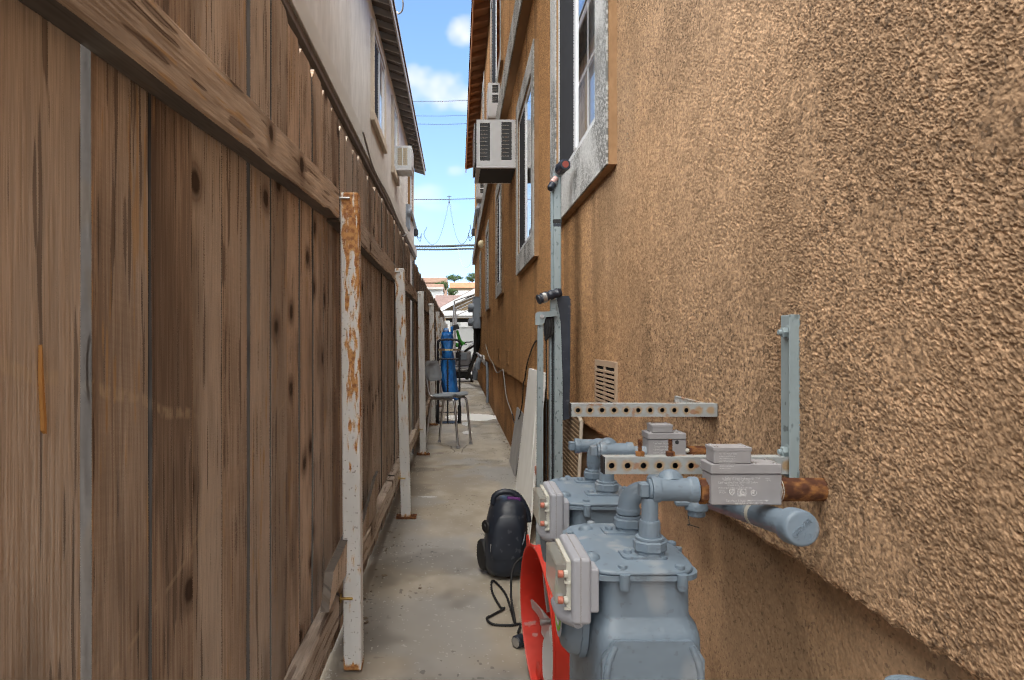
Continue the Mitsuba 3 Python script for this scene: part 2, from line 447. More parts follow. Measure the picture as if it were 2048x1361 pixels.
pbr('ac_beige', lambda p, n, uv: mix((.52, .525, .53), (.62, .625, .63), fbm(p.x * 9, p.y * 9, p.z * 9, 3)), .5, spec=.45)
pbr('ac_dark', (.05, .052, .055), .7)
pbr('ac_fin', (.42, .36, .26), .6)
pbr('black_plastic', lambda p, n, uv: mix((.013, .018, .030), (.026, .033, .048), fbm(p.x * 20, p.y * 20, p.z * 20, 2)) + .035 * smoothstep(.66, .76, fbm(p.x * 60, p.y * 60, p.z * 40, 3)), .38, spec=.5)
pbr('black_rubber', (.018, .018, .019), .6)
pbr('black_steel', (.022, .023, .027), .45)
pbr('purple', (.12, .02, .16), .5)
pbr('red_paint', lambda p, n, uv: mix(mix((.52, .026, .014), (.62, .045, .024), fbm(p.x * 9, p.y * 9, p.z * 9, 2)), (.50, .35, .33), smoothstep(.68, .78, fbm(p.x * 40, p.y * 40, p.z * 40, 4)) * .55), .38, spec=.5)
pbr('blade_grey', (.52, .53, .53), .35, spec=.5)
pbr('steel', (.45, .45, .45), .35, metal=.8)
pbr('chrome', (.62, .62, .63), .28, metal=1.0)
pbr('index_grey', (.31, .32, .355), .5, spec=.45)
pbr('clear_fog', (.48, .475, .42), .35, spec=.5)
scene['clear_cover'] = {'type': 'blendbsdf', 'weight': .28, 'a': {'type': 'thindielectric', 'int_ior': 1.45}, 'b': {'type': 'twosided', 'bsdf': {'type': 'principled', 'base_color': rgb((.50, .49, .43)), 'roughness': .3, 'specular': .5}}}
pbr('dial_red', (.46, .15, .10), .4)
pbr('brass', (.45, .30, .10), .4, metal=.7)
pbr('print_white', (.50, .495, .50), .7)
pbr('label_green', (.22, .42, .06), .6)
pbr('tape_white', (.50, .485, .43), .8)
pbr('chair_grey', (.27, .30, .33), .5, spec=.4)
pbr('tarp_blue', lambda p, n, uv: mix((.008, .12, .50), (.05, .30, .78), fbm(p.x * 9, p.y * 9, p.z * 6, 3)), .32, spec=.5,
    bump=lambda p, n, uv: .02 * fbm(p.x * 12, p.y * 12, p.z * 5, 3))
pbr('drywall', lambda p, n, uv: mix((.58, .575, .55), (.68, .675, .655), fbm(p.x * 8, p.y * 8, p.z * 5, 3)), .9, spec=.2)
pbr('board_grey', lambda p, n, uv: mix((.22, .21, .205), (.36, .35, .34), fbm(p.x * 8, p.y * 8, p.z * 7, 4)), .85, spec=.2)
pbr('filter_brown', (.20, .135, .08), .7)
pbr('filter_frame', (.42, .37, .30), .6)
pbr('vent_pink', (.34, .245, .17), .8)
pbr('panel_grey', (.25, .285, .33), .5)
pbr('tan_wall', (.34, .25, .155), .9)
pbr('white_wall', (.50, .505, .50), .8)
pbr('grey_panel', (.33, .34, .335), .7)
pbr('roof_brown', lambda p, n, uv: mix((.115, .075, .065), (.17, .115, .10), noise(p.x * 3, p.y * 3, p.z * 3)), .9)
pbr('roof_orange', lambda p, n, uv: mix((.33, .10, .05), (.42, .15, .08), noise(p.x * 2, p.y * 2, p.z * 2)), .9)
pbr('roof_pink', (.34, .22, .17), .9)
pbr('leaf', lambda p, n, uv: mix((.03, .062, .018), (.07, .115, .035), cell_rand(p.x * 3, p.y * 3, p.z * 3)), .7)
pbr('bark', (.12, .08, .05), .9)
pbr('soil', lambda p, n, uv: mix((.12, .10, .07), (.20, .175, .14), fbm(p.x * .7, p.y * .7, 0, 4)), .95)
pbr('hill_earth', lambda p, n, uv: mix((.09, .085, .04), (.18, .15, .09), fbm(p.x * .08, p.y * .08, 0, 4)), .95)
pbr('green_plastic', (.04, .27, .03), .4)
pbr('weep_metal', (.12, .10, .085), .7)
pbr('globe', (.75, .66, .42), .4)
pbr('wire_black', (.05, .055, .055), .7)
pbr('wire_white', (.30, .29, .275), .6)
pbr('alu', (.60, .61, .63), .35, metal=.6)

# ------------------------------------------------------------------ ground and path
def sheet(x0, x1, y0, y1, z, nx=2, ny=2):
    gx, gy = np.meshgrid(np.linspace(x0, x1, nx), np.linspace(y0, y1, ny), indexing='ij')
    v = np.stack([gx, gy, 0 * gx + z], -1).reshape(-1, 3)
    i, j = np.meshgrid(np.arange(nx - 1), np.arange(ny - 1), indexing='ij')
    a = i * ny + j
    q = np.stack([a, a + ny, a + ny + 1, a + 1], -1).reshape(-1, 4)
    return trimesh.Trimesh(v, np.vstack([q[:, [0, 1, 2]], q[:, [0, 2, 3]]]), process=False)


setting('ground', sheet(-500, 500, -400, 900, -.03), 'soil', 'bare dusty ground around the houses')
gx, gy = np.meshgrid(np.linspace(-260, 300, 70), np.linspace(58, 520, 60), indexing='ij')
hz = np.clip((gy - 58) / 70, 0, 1) ** 1.1 * 6.2 + np.clip((gy - 130) / 300, 0, 1) * 12 + 2.5 * (meshkit.fbm(np.stack([gx / 40, gy / 40, 0 * gx], -1), 3, 2) - .5) * np.clip((gy - 58) / 40, 0, 1) - .1
v = np.stack([gx, gy, hz], -1).reshape(-1, 3)
i, j = np.meshgrid(np.arange(69), np.arange(59), indexing='ij')
a = i * 60 + j
q = np.stack([a, a + 60, a + 61, a + 1], -1).reshape(-1, 4)
setting('hill', trimesh.Trimesh(v, np.vstack([q[:, [0, 1, 2]], q[:, [0, 2, 3]]]), process=False), 'hill_earth', 'dry hillside with houses beyond the end of the alley', True)

path = numbered('concrete_path')
labels[path] = {'label': 'stained narrow concrete path between the fence and the stucco house', 'kind': 'structure', 'category': 'path'}
joints = [-4.0, 1.3, 5.53, 9.75, 13.9, 17.6, 21.5, 26.0]
for y0, y1 in zip(joints[:-1], joints[1:]):
    x1 = .50 if y1 < 20 else 2.6
    part(path, 'slab', box(-.42 if y1 < 22 else -2.5, x1, y0 + .004, y1 - .004, -.1, .0 + .0015 * ((int(y0 * 10)) % 3 - 1), .003), 'concrete')

# grit, chips and dead leaves along both edges of the path
r_ = np.random.default_rng(21)
bits = []
for q_ in range(300):
    edge = r_.random()
    y_ = 2.15 + 9 * r_.random() ** 1.7
    x_ = -.345 + abs(r_.normal(0, .022)) if edge < .55 else (.465 - abs(r_.normal(0, .018)) if edge < .97 else r_.uniform(-.3, .44))
    sz = r_.uniform(.0015, .0045) * (1.0 if q_ % 9 else 2.6)
    m = box(-sz, sz, -sz * r_.uniform(.5, 1.4), sz * r_.uniform(.5, 1.4), 0, sz * (.9 if q_ % 9 else .18))
    m.apply_transform(trimesh.transformations.rotation_matrix(r_.uniform(0, 6.28), (0, 0, 1)))
    m.apply_translation((x_, y_, .0012))
    bits.append(m)
scene['path_grit'] = mikit.ply(cat(*bits), {'type': 'twosided', 'bsdf': {'type': 'principled', 'base_color': rgb((.15, .115, .08)), 'roughness': .9}})
labels['path_grit'] = {'label': 'scattered grit and bits of dead leaf along the path edges', 'category': 'debris', 'kind': 'stuff'}

# ------------------------------------------------------------------ wooden fence
fence = thing('wooden_fence', 'weathered brown dog-eared picket fence along the left side of the path', 'fence')
FX, PT = -.376, .014


def wood_uv(mesh, along, across, thick, ident):
    v = np.asarray(mesh.vertices)
    t = v @ np.asarray(thick, float)
    return np.stack([ident + .25 + (v @ np.asarray(across, float)) * 1.0 + .3 * t, v @ np.asarray(along, float) + .15 * t], 1)


def picket(y0, y1, top, bot, lean, ident, dx):
    w = y1 - y0
    ear = .022
    n = 9
    zs = np.linspace(bot, top - ear, n)
    bow = .004 * np.sin(np.linspace(0, math.pi, n)) * rng.uniform(-1, 1)
    edge0 = rng.normal(0, .0009, n)
    edge1 = rng.normal(0, .0009, n)
    left = [(y0 + edge0[k] + lean * (zs[k] - .9), zs[k]) for k in range(n)]
    right = [(y1 + edge1[k] + lean * (zs[k] - .9), zs[k]) for k in range(n)]
    L = lean * (top - .9)
    ring = left + [(y0 + ear + L, top + rng.normal(0, .003)), (y1 - ear + L, top + rng.normal(0, .003))] + right[::-1]
    m = prism(ring, 0, PT, 'yz')
    v = np.array(m.vertices)
    v[:, 0] = v[:, 0] + FX - PT + dx + np.interp(v[:, 2], zs, bow)
    m = trimesh.Trimesh(v, m.faces, process=False)
    across = v[:, 1] - y0
    uv = np.stack([ident + .25 + across + .3 * (v[:, 0] - FX), v[:, 2] + .15 * (v[:, 0] - FX)], 1)
    return m, uv


y, k = -1.25, 0
while y < 20.2:
    if k == 14:
        y = .7440
    w = .1375 + rng.normal(0, .0012)
    gap = abs(rng.normal(.003, .002)) + .001
    if k == 13:
        gap = .012
    if k in (15, 18, 22):
        gap = .006
    if k in (26,):
        gap = .012
    if y < 5.62:
        top = 1.655 + .012 * math.sin(y * 1.7) + rng.normal(0, .006)
        dx = rng.normal(0, .0022)
        lean = rng.normal(0, .0035)
    elif y < 5.85:
        y += .12
        k += 1
        continue
    else:
        top = 1.575 + .018 * max(0.0, y - 6.05) ** .5 + rng.normal(0, .011) + .05 * max(0, min(1, (8.2 - y) / 2.2))
        dx = rng.normal(.004, .004)
        lean = rng.normal(0, .007)
    m, uv = picket(y, y + w, top, .018 + abs(rng.normal(0, .012)), lean, k, dx)
    part(fence, 'picket', m, 'fence_wood', False, uv)
    y += w + gap
    k += 1


def rail(y0, y1, z0, z1, name, ident, h=.084, twist=0.0):
    """A weathered 2x4 on the face of the pickets, from y0 to y1, its underside from z0 to z1."""
    n = max(8, int((y1 - y0) / .03))
    ys = np.linspace(y0, y1, n)
    zb = z0 + (z1 - z0) * (ys - y0) / (y1 - y0)
    xf = FX + .0375
    b = .004
    prof = [(FX + .001, 0), (xf - b, 0), (xf, b), (xf, h - b), (xf - b, h), (FX + .001, h)]
    P = len(prof)
    wob = meshkit.noise(np.stack([ys * 9, 0 * ys, 0 * ys + ident], -1)) - .5
    chip = np.clip((meshkit.noise(np.stack([ys * 5.2, 0 * ys + 3, 0 * ys + ident], -1)) - .72) * 4, 0, 1)
    v = []
    for i in range(n):
        for kx, (x, z) in enumerate(prof):
            out = kx in (2, 3)
            up = kx in (1, 2)
            v.append((x + (.0025 * wob[i] if out else 0), ys[i], zb[i] + z + .003 * wob[i] + (.010 * chip[i] if up else 0)))
    v = np.array(v)
    i, j = np.meshgrid(np.arange(n - 1), np.arange(P), indexing='ij')
    q = np.stack([i * P + j, i * P + (j + 1) % P, (i + 1) * P + (j + 1) % P, (i + 1) * P + j], -1).reshape(-1, 4)
    f = np.vstack([q[:, [0, 1, 2]], q[:, [0, 2, 3]]] + [[[0, a_, a_ + 1]] for a_ in range(1, P - 1)] + [[[(n - 1) * P, (n - 1) * P + a_ + 1, (n - 1) * P + a_]] for a_ in range(1, P - 1)])
    uv = np.stack([ident + .25 + (v[:, 2] - np.repeat(zb, P)) + .6 * (v[:, 0] - FX), v[:, 1] + .1 * v[:, 0]], 1)
    part(fence, name, trimesh.Trimesh(v, f, process=False), 'rail_wood', False, uv)


bays = [-1.25, 2.07, 3.89, 6.02, 8.2, 10.5, 12.9, 15.3, 17.8, 20.1]
for i_, (b0, b1) in enumerate(zip(bays[:-1], bays[1:])):
    z0 = H + .265 + .042 * b0 if i_ == 0 else H + .346 - .004 * i_
    z1 = H + .265 + .042 * b1 if i_ == 0 else H + .333 - .004 * i_
    rail(b0 + .003, b1 - .004, z0, z1, 'top_rail', 200 + i_)
    rail(b0 + .003, b1 - .004, .148, .142, 'bottom_rail', 230 + i_)

# steel posts with rusty feet: (front y, top v, left edge u at top, left edge u at foot)
post_spec = [(2.077, 385, 680, 687), (3.89, 537, 789, 802), (6.05, 583, 835, 840), (8.2, 607, 858, 861), (10.5, 624, 871.5, 873), (12.9, 635, 880, 881.5), (15.3, 643, 886, 887), (17.8, 648, 890.5, 891)]
for i_, (py, tv, ut, ub) in enumerate(post_spec):
    xt, xb, zt, w = X(ut, py), X(ub, py), Z(tv, py), .0515 if i_ < 3 else .055
    m = box(0, w, py, py + .051, .006, zt, .003)
    tri = cat(m)
    tri = tri.subdivide().subdivide() if False else tri
    v = np.array(tri.vertices)
    v[:, 0] += xb + (xt - xb) * (v[:, 2] / zt)
    uv = np.stack([i_ + .02 + (v[:, 0] - v[:, 0].min()) + .4 * (v[:, 1] - py), v[:, 2] + .1 * v[:, 1]], 1)
    pk = holder(fence, 'post')
    scene[pk] = mikit.ply(trimesh.Trimesh(v, tri.faces, process=False), 'white_post', False, uv)
    if i_ == 0:
        labels[pk] = {'label': 'white steel post with a long orange rust streak'}
    if i_ < 4:
        for zz in (zt - .018, .215):
            bx = xb + (xt - xb) * zz / zt
            part(pk, 'rail_bolt', cat(lathe([(0, 0), (.004, 0), (.004, .032), (0, .034)], (bx - .004, py - .006, zz), (1, 0, 0), 10),
                                      disc(.013, .003, (bx - .007, py - .004, zz), (1, 0, 0), 14)), 'brass' if zz < .5 else 'steel', 40)
    if i_ == 0:
        continue
    part(pk, 'base_plate', box(xb - .028, xb + w + .030, py - .022, py + .07, .0005, .0065, .001), 'rust')
    for bx in (-.018, w + .018):
        part(pk, 'anchor_bolt', cat(disc(.0085, .008, (xb + bx, py - .008, .0065), (0, 0, 1), 6), disc(.0045, .02, (xb + bx, py - .008, .0065), (0, 0, 1), 10)), 'rust')


# the split offcuts caught behind the bottom rail
def splinter(pts, th, ident):
    p = np.array(pts, float)
    m = prism(p[:, 1:], 0, th, 'yz')
    v = np.array(m.vertices)
    base = np.array([p[np.argmin(((p[:, 1:] - q_[1:]) ** 2).sum(1))][0] for q_ in v])
    v[:, 0] = base + v[:, 0]
    return trimesh.Trimesh(v, m.faces, process=False), np.stack([ident + .2 + v[:, 1] * .8 + .3 * v[:, 0], v[:, 2]], 1)


m, uv = splinter([(-.350, 1.84, .262), (-.345, 1.88, .352), (-.338, 1.98, .372), (-.338, 2.13, .385), (-.340, 2.13, .285), (-.345, 1.94, .282)], .022, 301)
part(fence, 'broken_board', m, 'rail_wood', False, uv)
m, uv = splinter([(-.366, 2.50, .22), (-.345, 2.95, .40), (-.342, 3.02, .41), (-.345, 2.95, .25)], .012, 302)
part(fence, 'broken_board', m, 'rail_wood', False, uv)
# torn strip of fresh wood on the first board
sp = [at(93, 690, .648), at(97, 745, .650), at(108, 790, .652), at(116, 840, .655), at(118, 868, .655), at(108, 862, .651), at(103, 810, .649), at(97, 750, .647)]
m = prism([(p_[1], p_[2]) for p_ in sp], FX + .001, FX + .0045, 'yz')
scene['torn_wood'] = {'type': 'twosided', 'bsdf': {'type': 'principled', 'base_color': rgb((.40, .20, .065)), 'roughness': .7, 'specular': .2}}
part(fence, 'torn_strip', m, 'torn_wood', label='torn strip of fresh orange wood')

# ------------------------------------------------------------------ right house: stucco
WX, LX, ZW, YE = .445, .475, .662, 19.2
house = thing('stucco_house', 'tan stucco two-storey house along the right side of the path', 'house')
HOLES = []                                        # window openings (y0, y1, z0, z1)
wins = [(2.03, 3.27, 1.446, 2.72, .17), (4.0, 5.2, 1.42, 2.62, .13), (7.0, 8.05, 1.42, 2.62, .12), (9.9, 10.95, 1.40, 2.62, .12), (13.2, 14.2, 1.40, 2.62, .12)]
ups = [(7.09, 9.3, 3.70, 5.28, .12), (11.6, 12.6, 3.70, 5.28, .12), (14.6, 15.6, 3.70, 5.28, .12)]
for (a0, a1, b0, b1, tw) in wins + ups:
    HOLES.append((a0 + tw, a1 - tw, b0 + tw, b1 - tw))


def bumps(y, z, amp):
    p = np.stack([y, z, 0 * y], -1)
    wq = p * 170
    warp = (meshkit.noise(wq * 1.2, 5) - .5) * .004
    p2 = p + np.stack([warp, (meshkit.noise(wq * 1.2 + 40, 6) - .5) * .0026, 0 * y], -1)
    a = meshkit.noise(p2 * np.array([520, 640, 1]), 1)
    b = meshkit.noise(p2 * 900, 2)
    c = meshkit.noise(p * 24, 3)
    flat = np.clip((meshkit.noise(p * 15, 4) - .60) * 6, 0, 1)
    lump = np.clip((.60 * a + .40 * b - .34) / .26, 0, 1)
    lump = lump * lump * (3 - 2 * lump)
    return amp * ((lump * (1 - .65 * flat) + .65 * flat * .9) + .7 * (c - .5))


def wall_sheet(ys, zs, x, amp, ragged=0.0, side=-1):
    gy, gz = np.meshgrid(ys, zs, indexing='ij')
    d = bumps(gy, gz, amp) if amp else 0 * gy
    gx = x + side * d
    if ragged:
        rr = meshkit.fbm(np.stack([ys * 60, 0 * ys, 0 * ys], -1), 4, 8) - .5
        gz[:, 0] += ragged * rr
        gz[:, 1] += .5 * ragged * rr
    v = np.stack([gx, gy, gz], -1).reshape(-1, 3)
    ny, nz = len(ys), len(zs)
    i, j = np.meshgrid(np.arange(ny - 1), np.arange(nz - 1), indexing='ij')
    a = i * nz + j
    q = np.stack([a, a + 1, a + nz + 1, a + nz], -1).reshape(-1, 4)
    cy_, cz_ = v[q][:, :, 1].mean(1), v[q][:, :, 2].mean(1)
    keep = np.ones(len(q), bool)
    for (h0, h1, k0, k1) in HOLES:
        keep &= ~((cy_ > h0) & (cy_ < h1) & (cz_ > k0) & (cz_ < k1))
    q = q[keep]
    return trimesh.Trimesh(v, np.vstack([q[:, [0, 1, 2]], q[:, [0, 2, 3]]]), process=False)


def steps(y0, y1, fn):
    out = [y0]
    while out[-1] < y1:
        out.append(out[-1] + fn(out[-1]))
    out[-1] = y1
    return np.array(out)


yn, yo, ym = steps(.42, 1.05, lambda y: .0013), steps(1.05, 1.9, lambda y: .0022), steps(1.9, 5.3, lambda y: .0026 * y ** 1.3)
zn, zo, zm = np.append(np.arange(ZW, 1.47, .00118), 1.47), np.append(np.arange(ZW, 1.88, .0019), 1.88), np.append(np.arange(ZW, 2.9, .0048), 2.9)
far_y = np.unique(np.concatenate([np.arange(5.3, YE, .22), [YE], [v_ for h in HOLES for v_ in h[:2]]]))
far_z = np.unique(np.concatenate([np.linspace(ZW, 5.5, 40), [v_ for h in HOLES for v_ in h[2:]]]))
upper = cat(wall_sheet(yn, zn, WX + .0012, .0015, .012), wall_sheet(yo, zo, WX + .0012, .0015, .012), wall_sheet(ym, zm, WX + .0012, .0015, .012),
            wall_sheet(far_y[far_y >= 5.3], far_z, WX, 0), wall_sheet(np.linspace(-1.6, .42, 60), np.linspace(ZW, 5.5, 130), WX, 0),
            wall_sheet(np.linspace(.42, 1.05, 12), np.linspace(1.47, 5.5, 40), WX, 0), wall_sheet(np.linspace(1.05, 1.9, 12), np.linspace(1.88, 5.5, 40), WX, 0),
            wall_sheet(np.unique(np.concatenate([np.linspace(1.9, 5.3, 40), [v_ for h in HOLES[:2] for v_ in h[:2]]])), np.linspace(2.9, 5.5, 20), WX, 0))
part(house, 'upper_wall', upper, 'stucco', True)
# the ragged lip under the upper coat
ys = np.arange(-1.6, YE, .006)
rr = .012 * (meshkit.fbm(np.stack([ys * 60, 0 * ys, 0 * ys], -1), 4, 8) - .5)
lip = np.stack([np.stack([0 * ys + WX - .0035 + .004 * meshkit.noise(np.stack([ys * 90, 0 * ys, 0 * ys], -1), 3), ys, ZW + rr + .004], -1),
                np.stack([0 * ys + WX + .004, ys, ZW + rr - .004], -1), np.stack([0 * ys + WX + .018, ys, ZW + .006 + .5 * rr], -1),
                np.stack([0 * ys + .50, ys, 0 * ys + ZW + .012], -1)], 1)
n = len(ys)
v = lip.reshape(-1, 3)
i, j = np.meshgrid(np.arange(n - 1), np.arange(3), indexing='ij')
a = i * 4 + j
q = np.stack([a, a + 1, a + 5, a + 4], -1).reshape(-1, 4)
part(house, 'wall_lip', trimesh.Trimesh(v, np.vstack([q[:, [0, 1, 2]], q[:, [0, 2, 3]]]), process=False), 'stucco')
part(house, 'weep_screed', box(WX + .012, LX + .004, -1.6, YE, ZW - .004, ZW + .004), 'weep_metal')
lower = cat(wall_sheet(steps(.5, 3.2, lambda y: .0035 * max(1, y)), np.arange(-.03, ZW + .012, .004), LX, .0016),
            wall_sheet(np.linspace(3.2, YE, 120), np.linspace(-.03, ZW + .02, 14), LX, 0), wall_sheet(np.linspace(-1.6, .5, 10), np.linspace(-.03, ZW + .02, 4), LX, 0))
part(house, 'lower_wall', lower, 'plinth', True)
part(house, 'core', cat(box(.66, 7, -1.6, YE, -.03, 5.6), box(WX + .004, .66, -1.6, -1.5, 0, 5.5), box(WX + .004, .66, YE - .05, YE, 0, 5.5)), 'stucco')


def right_window(y0, y1, z0, z1, tw, near=True):
    w = holder(house, 'window')
    xf, xb = .415, WX + .03
    part(w, 'sill', cat(box(xf, xf + .006, y0, y1, z0, z0 + tw, .001)), 'grey_trim')
    part(w, 'trim', cat(box(xf, xf + .006, y0, y0 + tw, z0 + tw, z1, .001), box(xf, xf + .006, y1 - tw, y1, z0 + tw, z1, .001), box(xf, xf + .006, y0 + tw, y1 - tw, z1 - tw, z1, .001)), 'grey_trim')
    part(w, 'surround', prism(sbox(y0, z0, y1, z1).difference(sbox(y0 + tw, z0 + tw, y1 - tw, z1 - tw)), xf + .0065, xb, 'yz'), 'surround_brown')
    a0, a1, c0, c1 = y0 + tw, y1 - tw, z0 + tw, z1 - tw
    fw = .035
    mid = (a0 + a1) / 2
    g = .432
    part(w, 'frame', cat(box(g - .004, g + .012, a0, a0 + fw, c0, c1), box(g - .004, g + .012, a1 - fw, a1, c0, c1), box(g - .004, g + .0119, a0 + fw, a1 - fw, c0, c0 + fw), box(g - .004, g + .0119, a0 + fw, a1 - fw, c1 - fw, c1),
                         box(g - .006, g + .003, mid - .022, mid + .022, c0 + fw, c1 - fw)), 'white_vinyl')
    part(w, 'insect_screen', box(g - .002, g + .002, mid + .022, a1 - fw, c0 + fw, c1 - fw), 'screen_mesh')
    pane = box(0, 0.001, a0 + fw, mid - .022, c0 + fw, c1 - fw)
    gv = np.array([[g + .0005, a0 + fw, c0 + fw], [g + .0005, mid - .022, c0 + fw], [g + .0005, mid - .022, c1 - fw], [g + .0005, a0 + fw, c1 - fw]])
    part(w, 'pane', (gv, np.array([[0, 1, 2], [0, 2, 3]])), 'window_glass')
    if near:
        yy = (a0 + fw + mid - .022) / 2
        part(w, 'muntin', cat(*[box(g + .0025, g + .0065, a0 + fw, mid - .022, zz, zz + .014) for zz in np.linspace(c0 + fw, c1 - fw, 5)[1:-1]], box(g + .002, g + .006, yy - .007, yy + .007, c0 + fw, c1 - fw)), 'white_vinyl')
    ny = 40
    cy_ = np.linspace(a0, a1, ny)
    cx_ = .515 + .012 * np.sin(cy_ * 60)
    cv = np.concatenate([np.stack([cx_, cy_, 0 * cy_ + c0], 1), np.stack([cx_, cy_, 0 * cy_ + c1], 1)])
    kk = np.arange(ny - 1)
    part(w, 'curtain', trimesh.Trimesh(cv, np.vstack([np.stack([kk, kk + 1, kk + 1 + ny], 1), np.stack([kk, kk + 1 + ny, kk + ny], 1)]), process=False), 'curtain', True)
    part(w, 'reveal', cat(box(xb, .66, a0 - .01, a0, c0, c1), box(xb, .66, a1, a1 + .01, c0, c1), box(xb, .66, a0, a1, c0 - .01, c0), box(xb, .66, a0, a1, c1, c1 + .01)), 'panel_grey')


for i_, w_ in enumerate(wins):
    right_window(*w_, near=i_ < 3)
for w_ in ups:
    right_window(*w_, near=False)
# belly band and eave
part(house, 'belly_band', cat(box(.385, WX + .01, -1.6, YE, 2.985, 3.17, .004)), 'stucco')
part(house, 'belly_band_cap', box(.375, .385, -1.6, YE + .02, 2.97, 3.185, .002), 'grey_trim')
part(house, 'band_soffit', box(.386, WX, -1.6, YE, 2.972, 2.984), 'band_brown')
EX, EZ = .215, 5.50
for yy in np.arange(5.0, YE + .3, .415):
    part(house, 'rafter_tail', prism([(EX + .01, EZ + .005), (EX + .01, EZ + .075), (.50, EZ + .165), (.50, EZ + .075)], yy, yy + .042, 'xz'), 'eave_brown')
part(house, 'fascia', box(EX - .012, EX + .008, -1.8, YE + .35, EZ - .012, EZ + .098, .003), 'eave_brown')
part(house, 'eave_board', prism([(EX, EZ + .0785), (EX, EZ + .0905), (.50, EZ + .180), (.50, EZ + .168)], -1.8, YE + .35, 'xz'), 'eave_brown')
part(house, 'roof', prism([(EX - .03, EZ + .099), (EX - .03, EZ + .115), (3.8, EZ + 1.24), (7.4, EZ + .115), (7.4, EZ + .099), (3.8, EZ + 1.2)], -1.8, YE + .36, 'xz'), 'roof_brown')

# foundation vents in the wall
def vent(y0, y1, z0, z1, rows, mat='vent_pink'):
    w = holder(house, 'foundation_vent')
    x = WX - .006
    part(w, 'frame', cat(box(x, x + .01, y0, y0 + .02, z0, z1, .002), box(x, x + .01, y1 - .02, y1, z0, z1, .002), box(x, x + .01, y0 + .02, y1 - .02, z0, z0 + .008), box(x, x + .01, y0 + .02, y1 - .02, z1 - .018, z1),
                         box(x - .001, x + .009, (y0 + y1) / 2 - .009, (y0 + y1) / 2 + .009, z0 + .008, z1 - .018)), mat)
    part(w, 'dark_back', box(x + .0042, x + .006, y0 + .02, y1 - .02, z0 + .008, z1 - .018), 'dark_inside')
    for zz in np.linspace(z0 + .012, z1 - .022, rows, endpoint=False):
        m = box(x - .002, x + .0035, y0 + .02, y1 - .02, zz, zz + (z1 - z0 - .034) / rows * .52)
        part(w, 'louvre', rot(m, 0, (0, 1, 0), (x, 0, zz)), mat)


vent(2.02, 2.33, .752, .892, 8)
vent(6.3, 6.62, .745, .885, 7, 'stucco')
vent(7.75, 8.05, .745, .885, 7, 'stucco')

# ------------------------------------------------------------------ left house
GX = -1.17
lh = thing('grey_stucco_house', 'pale grey stucco two-storey house rising behind the wooden fence', 'house')
lholes = [(9.7, 11.36, 3.92, 5.27), (12.7, 13.75, 3.92, 5.27), (16.9, 18.0, 3.95, 5.1)]
part(lh, 'wall', box(-7, GX, 2.0, 19.3, -.03, 5.55, .004), 'left_stucco')
part(lh, 'belly_band', cat(box(GX, GX + .07, 2.0, 19.45, 3.20, 3.40, .006)), 'left_band')
part(lh, 'band_underside', box(GX + .002, GX + .05, 2.0, 19.42, 3.13, 3.199, .004), 'eave_grey')
LEX = -.906
for yy in np.arange(6.0, 19.7, .415):
    part(lh, 'rafter_tail', prism([(LEX - .01, 5.475), (LEX - .01, 5.555), (GX - .02, 5.65), (GX - .02, 5.56)], yy, yy + .042, 'xz'), 'fascia_grey')
part(lh, 'fascia', box(LEX - .008, LEX + .014, 1.7, 19.75, 5.46, 5.585, .003), 'fascia_grey')
part(lh, 'eave_board', prism([(LEX - .008, 5.5585), (LEX - .008, 5.57), (GX - .02, 5.665), (GX - .02, 5.6535)], 1.7, 19.75, 'xz'), 'eave_grey')
part(lh, 'roof', prism([(LEX + .03, 5.586), (LEX + .03, 5.60), (-4.2, 6.7), (-7.4, 5.6), (-7.4, 5.586), (-4.2, 6.66)], 1.7, 19.76, 'xz'), 'roof_brown')
part(lh, 'roof_edge', box(LEX + .03, LEX + .036, 1.7, 19.76, 5.582, 5.606), 'fascia_grey')
for i_, (y0, y1, z0, z1) in enumerate(lholes):
    w = holder(lh, 'window')
    tw = .11
    part(w, 'trim', cat(box(GX, GX + .045, y0, y0 + tw, z0 + .1, z1, .003), box(GX, GX + .045, y1 - tw, y1, z0 + .1, z1, .003), box(GX, GX + .045, y0 + tw, y1 - tw, z1 - .1, z1, .003)), 'cream_trim' if i_ < 2 else 'band_brown')
    part(w, 'sill', box(GX, GX + .06, y0 - .05, y1 + .05, z0 - .02, z0 + .1, .004), 'cream_trim' if i_ < 2 else 'band_brown')
    part(w, 'frame', cat(box(GX, GX + .03, y0 + tw, y0 + tw + .04, z0 + .1, z1 - .1), box(GX, GX + .03, y1 - tw - .04, y1 - tw, z0 + .1, z1 - .1), box(GX, GX + .032, (y0 + y1) / 2 - .03, (y0 + y1) / 2 + .03, z0 + .1, z1 - .1),
                         box(GX, GX + .028, y0 + tw, y1 - tw, z0 + .1, z0 + .14), box(GX, GX + .028, y0 + tw, y1 - tw, z1 - .14, z1 - .1)), 'white_vinyl')
    part(w, 'insect_screen', box(GX + .006, GX + .010, y0 + tw + .04, (y0 + y1) / 2 - .03, z0 + .14, z1 - .14), 'screen_mesh')
    part(w, 'pane_backing', box(GX + .001, GX + .004, (y0 + y1) / 2 + .03, y1 - tw - .04, z0 + .14, z1 - .14), 'curtain')
    a_, b_ = (y0 + y1) / 2 + .03, y1 - tw - .04
    gv = np.array([[GX + .012, a_, z0 + .14], [GX + .012, b_, z0 + .14], [GX + .012, b_, z1 - .14], [GX + .012, a_, z1 - .14]])
    part(w, 'pane', (gv, np.array([[0, 1, 2], [0, 2, 3]])), 'window_glass')

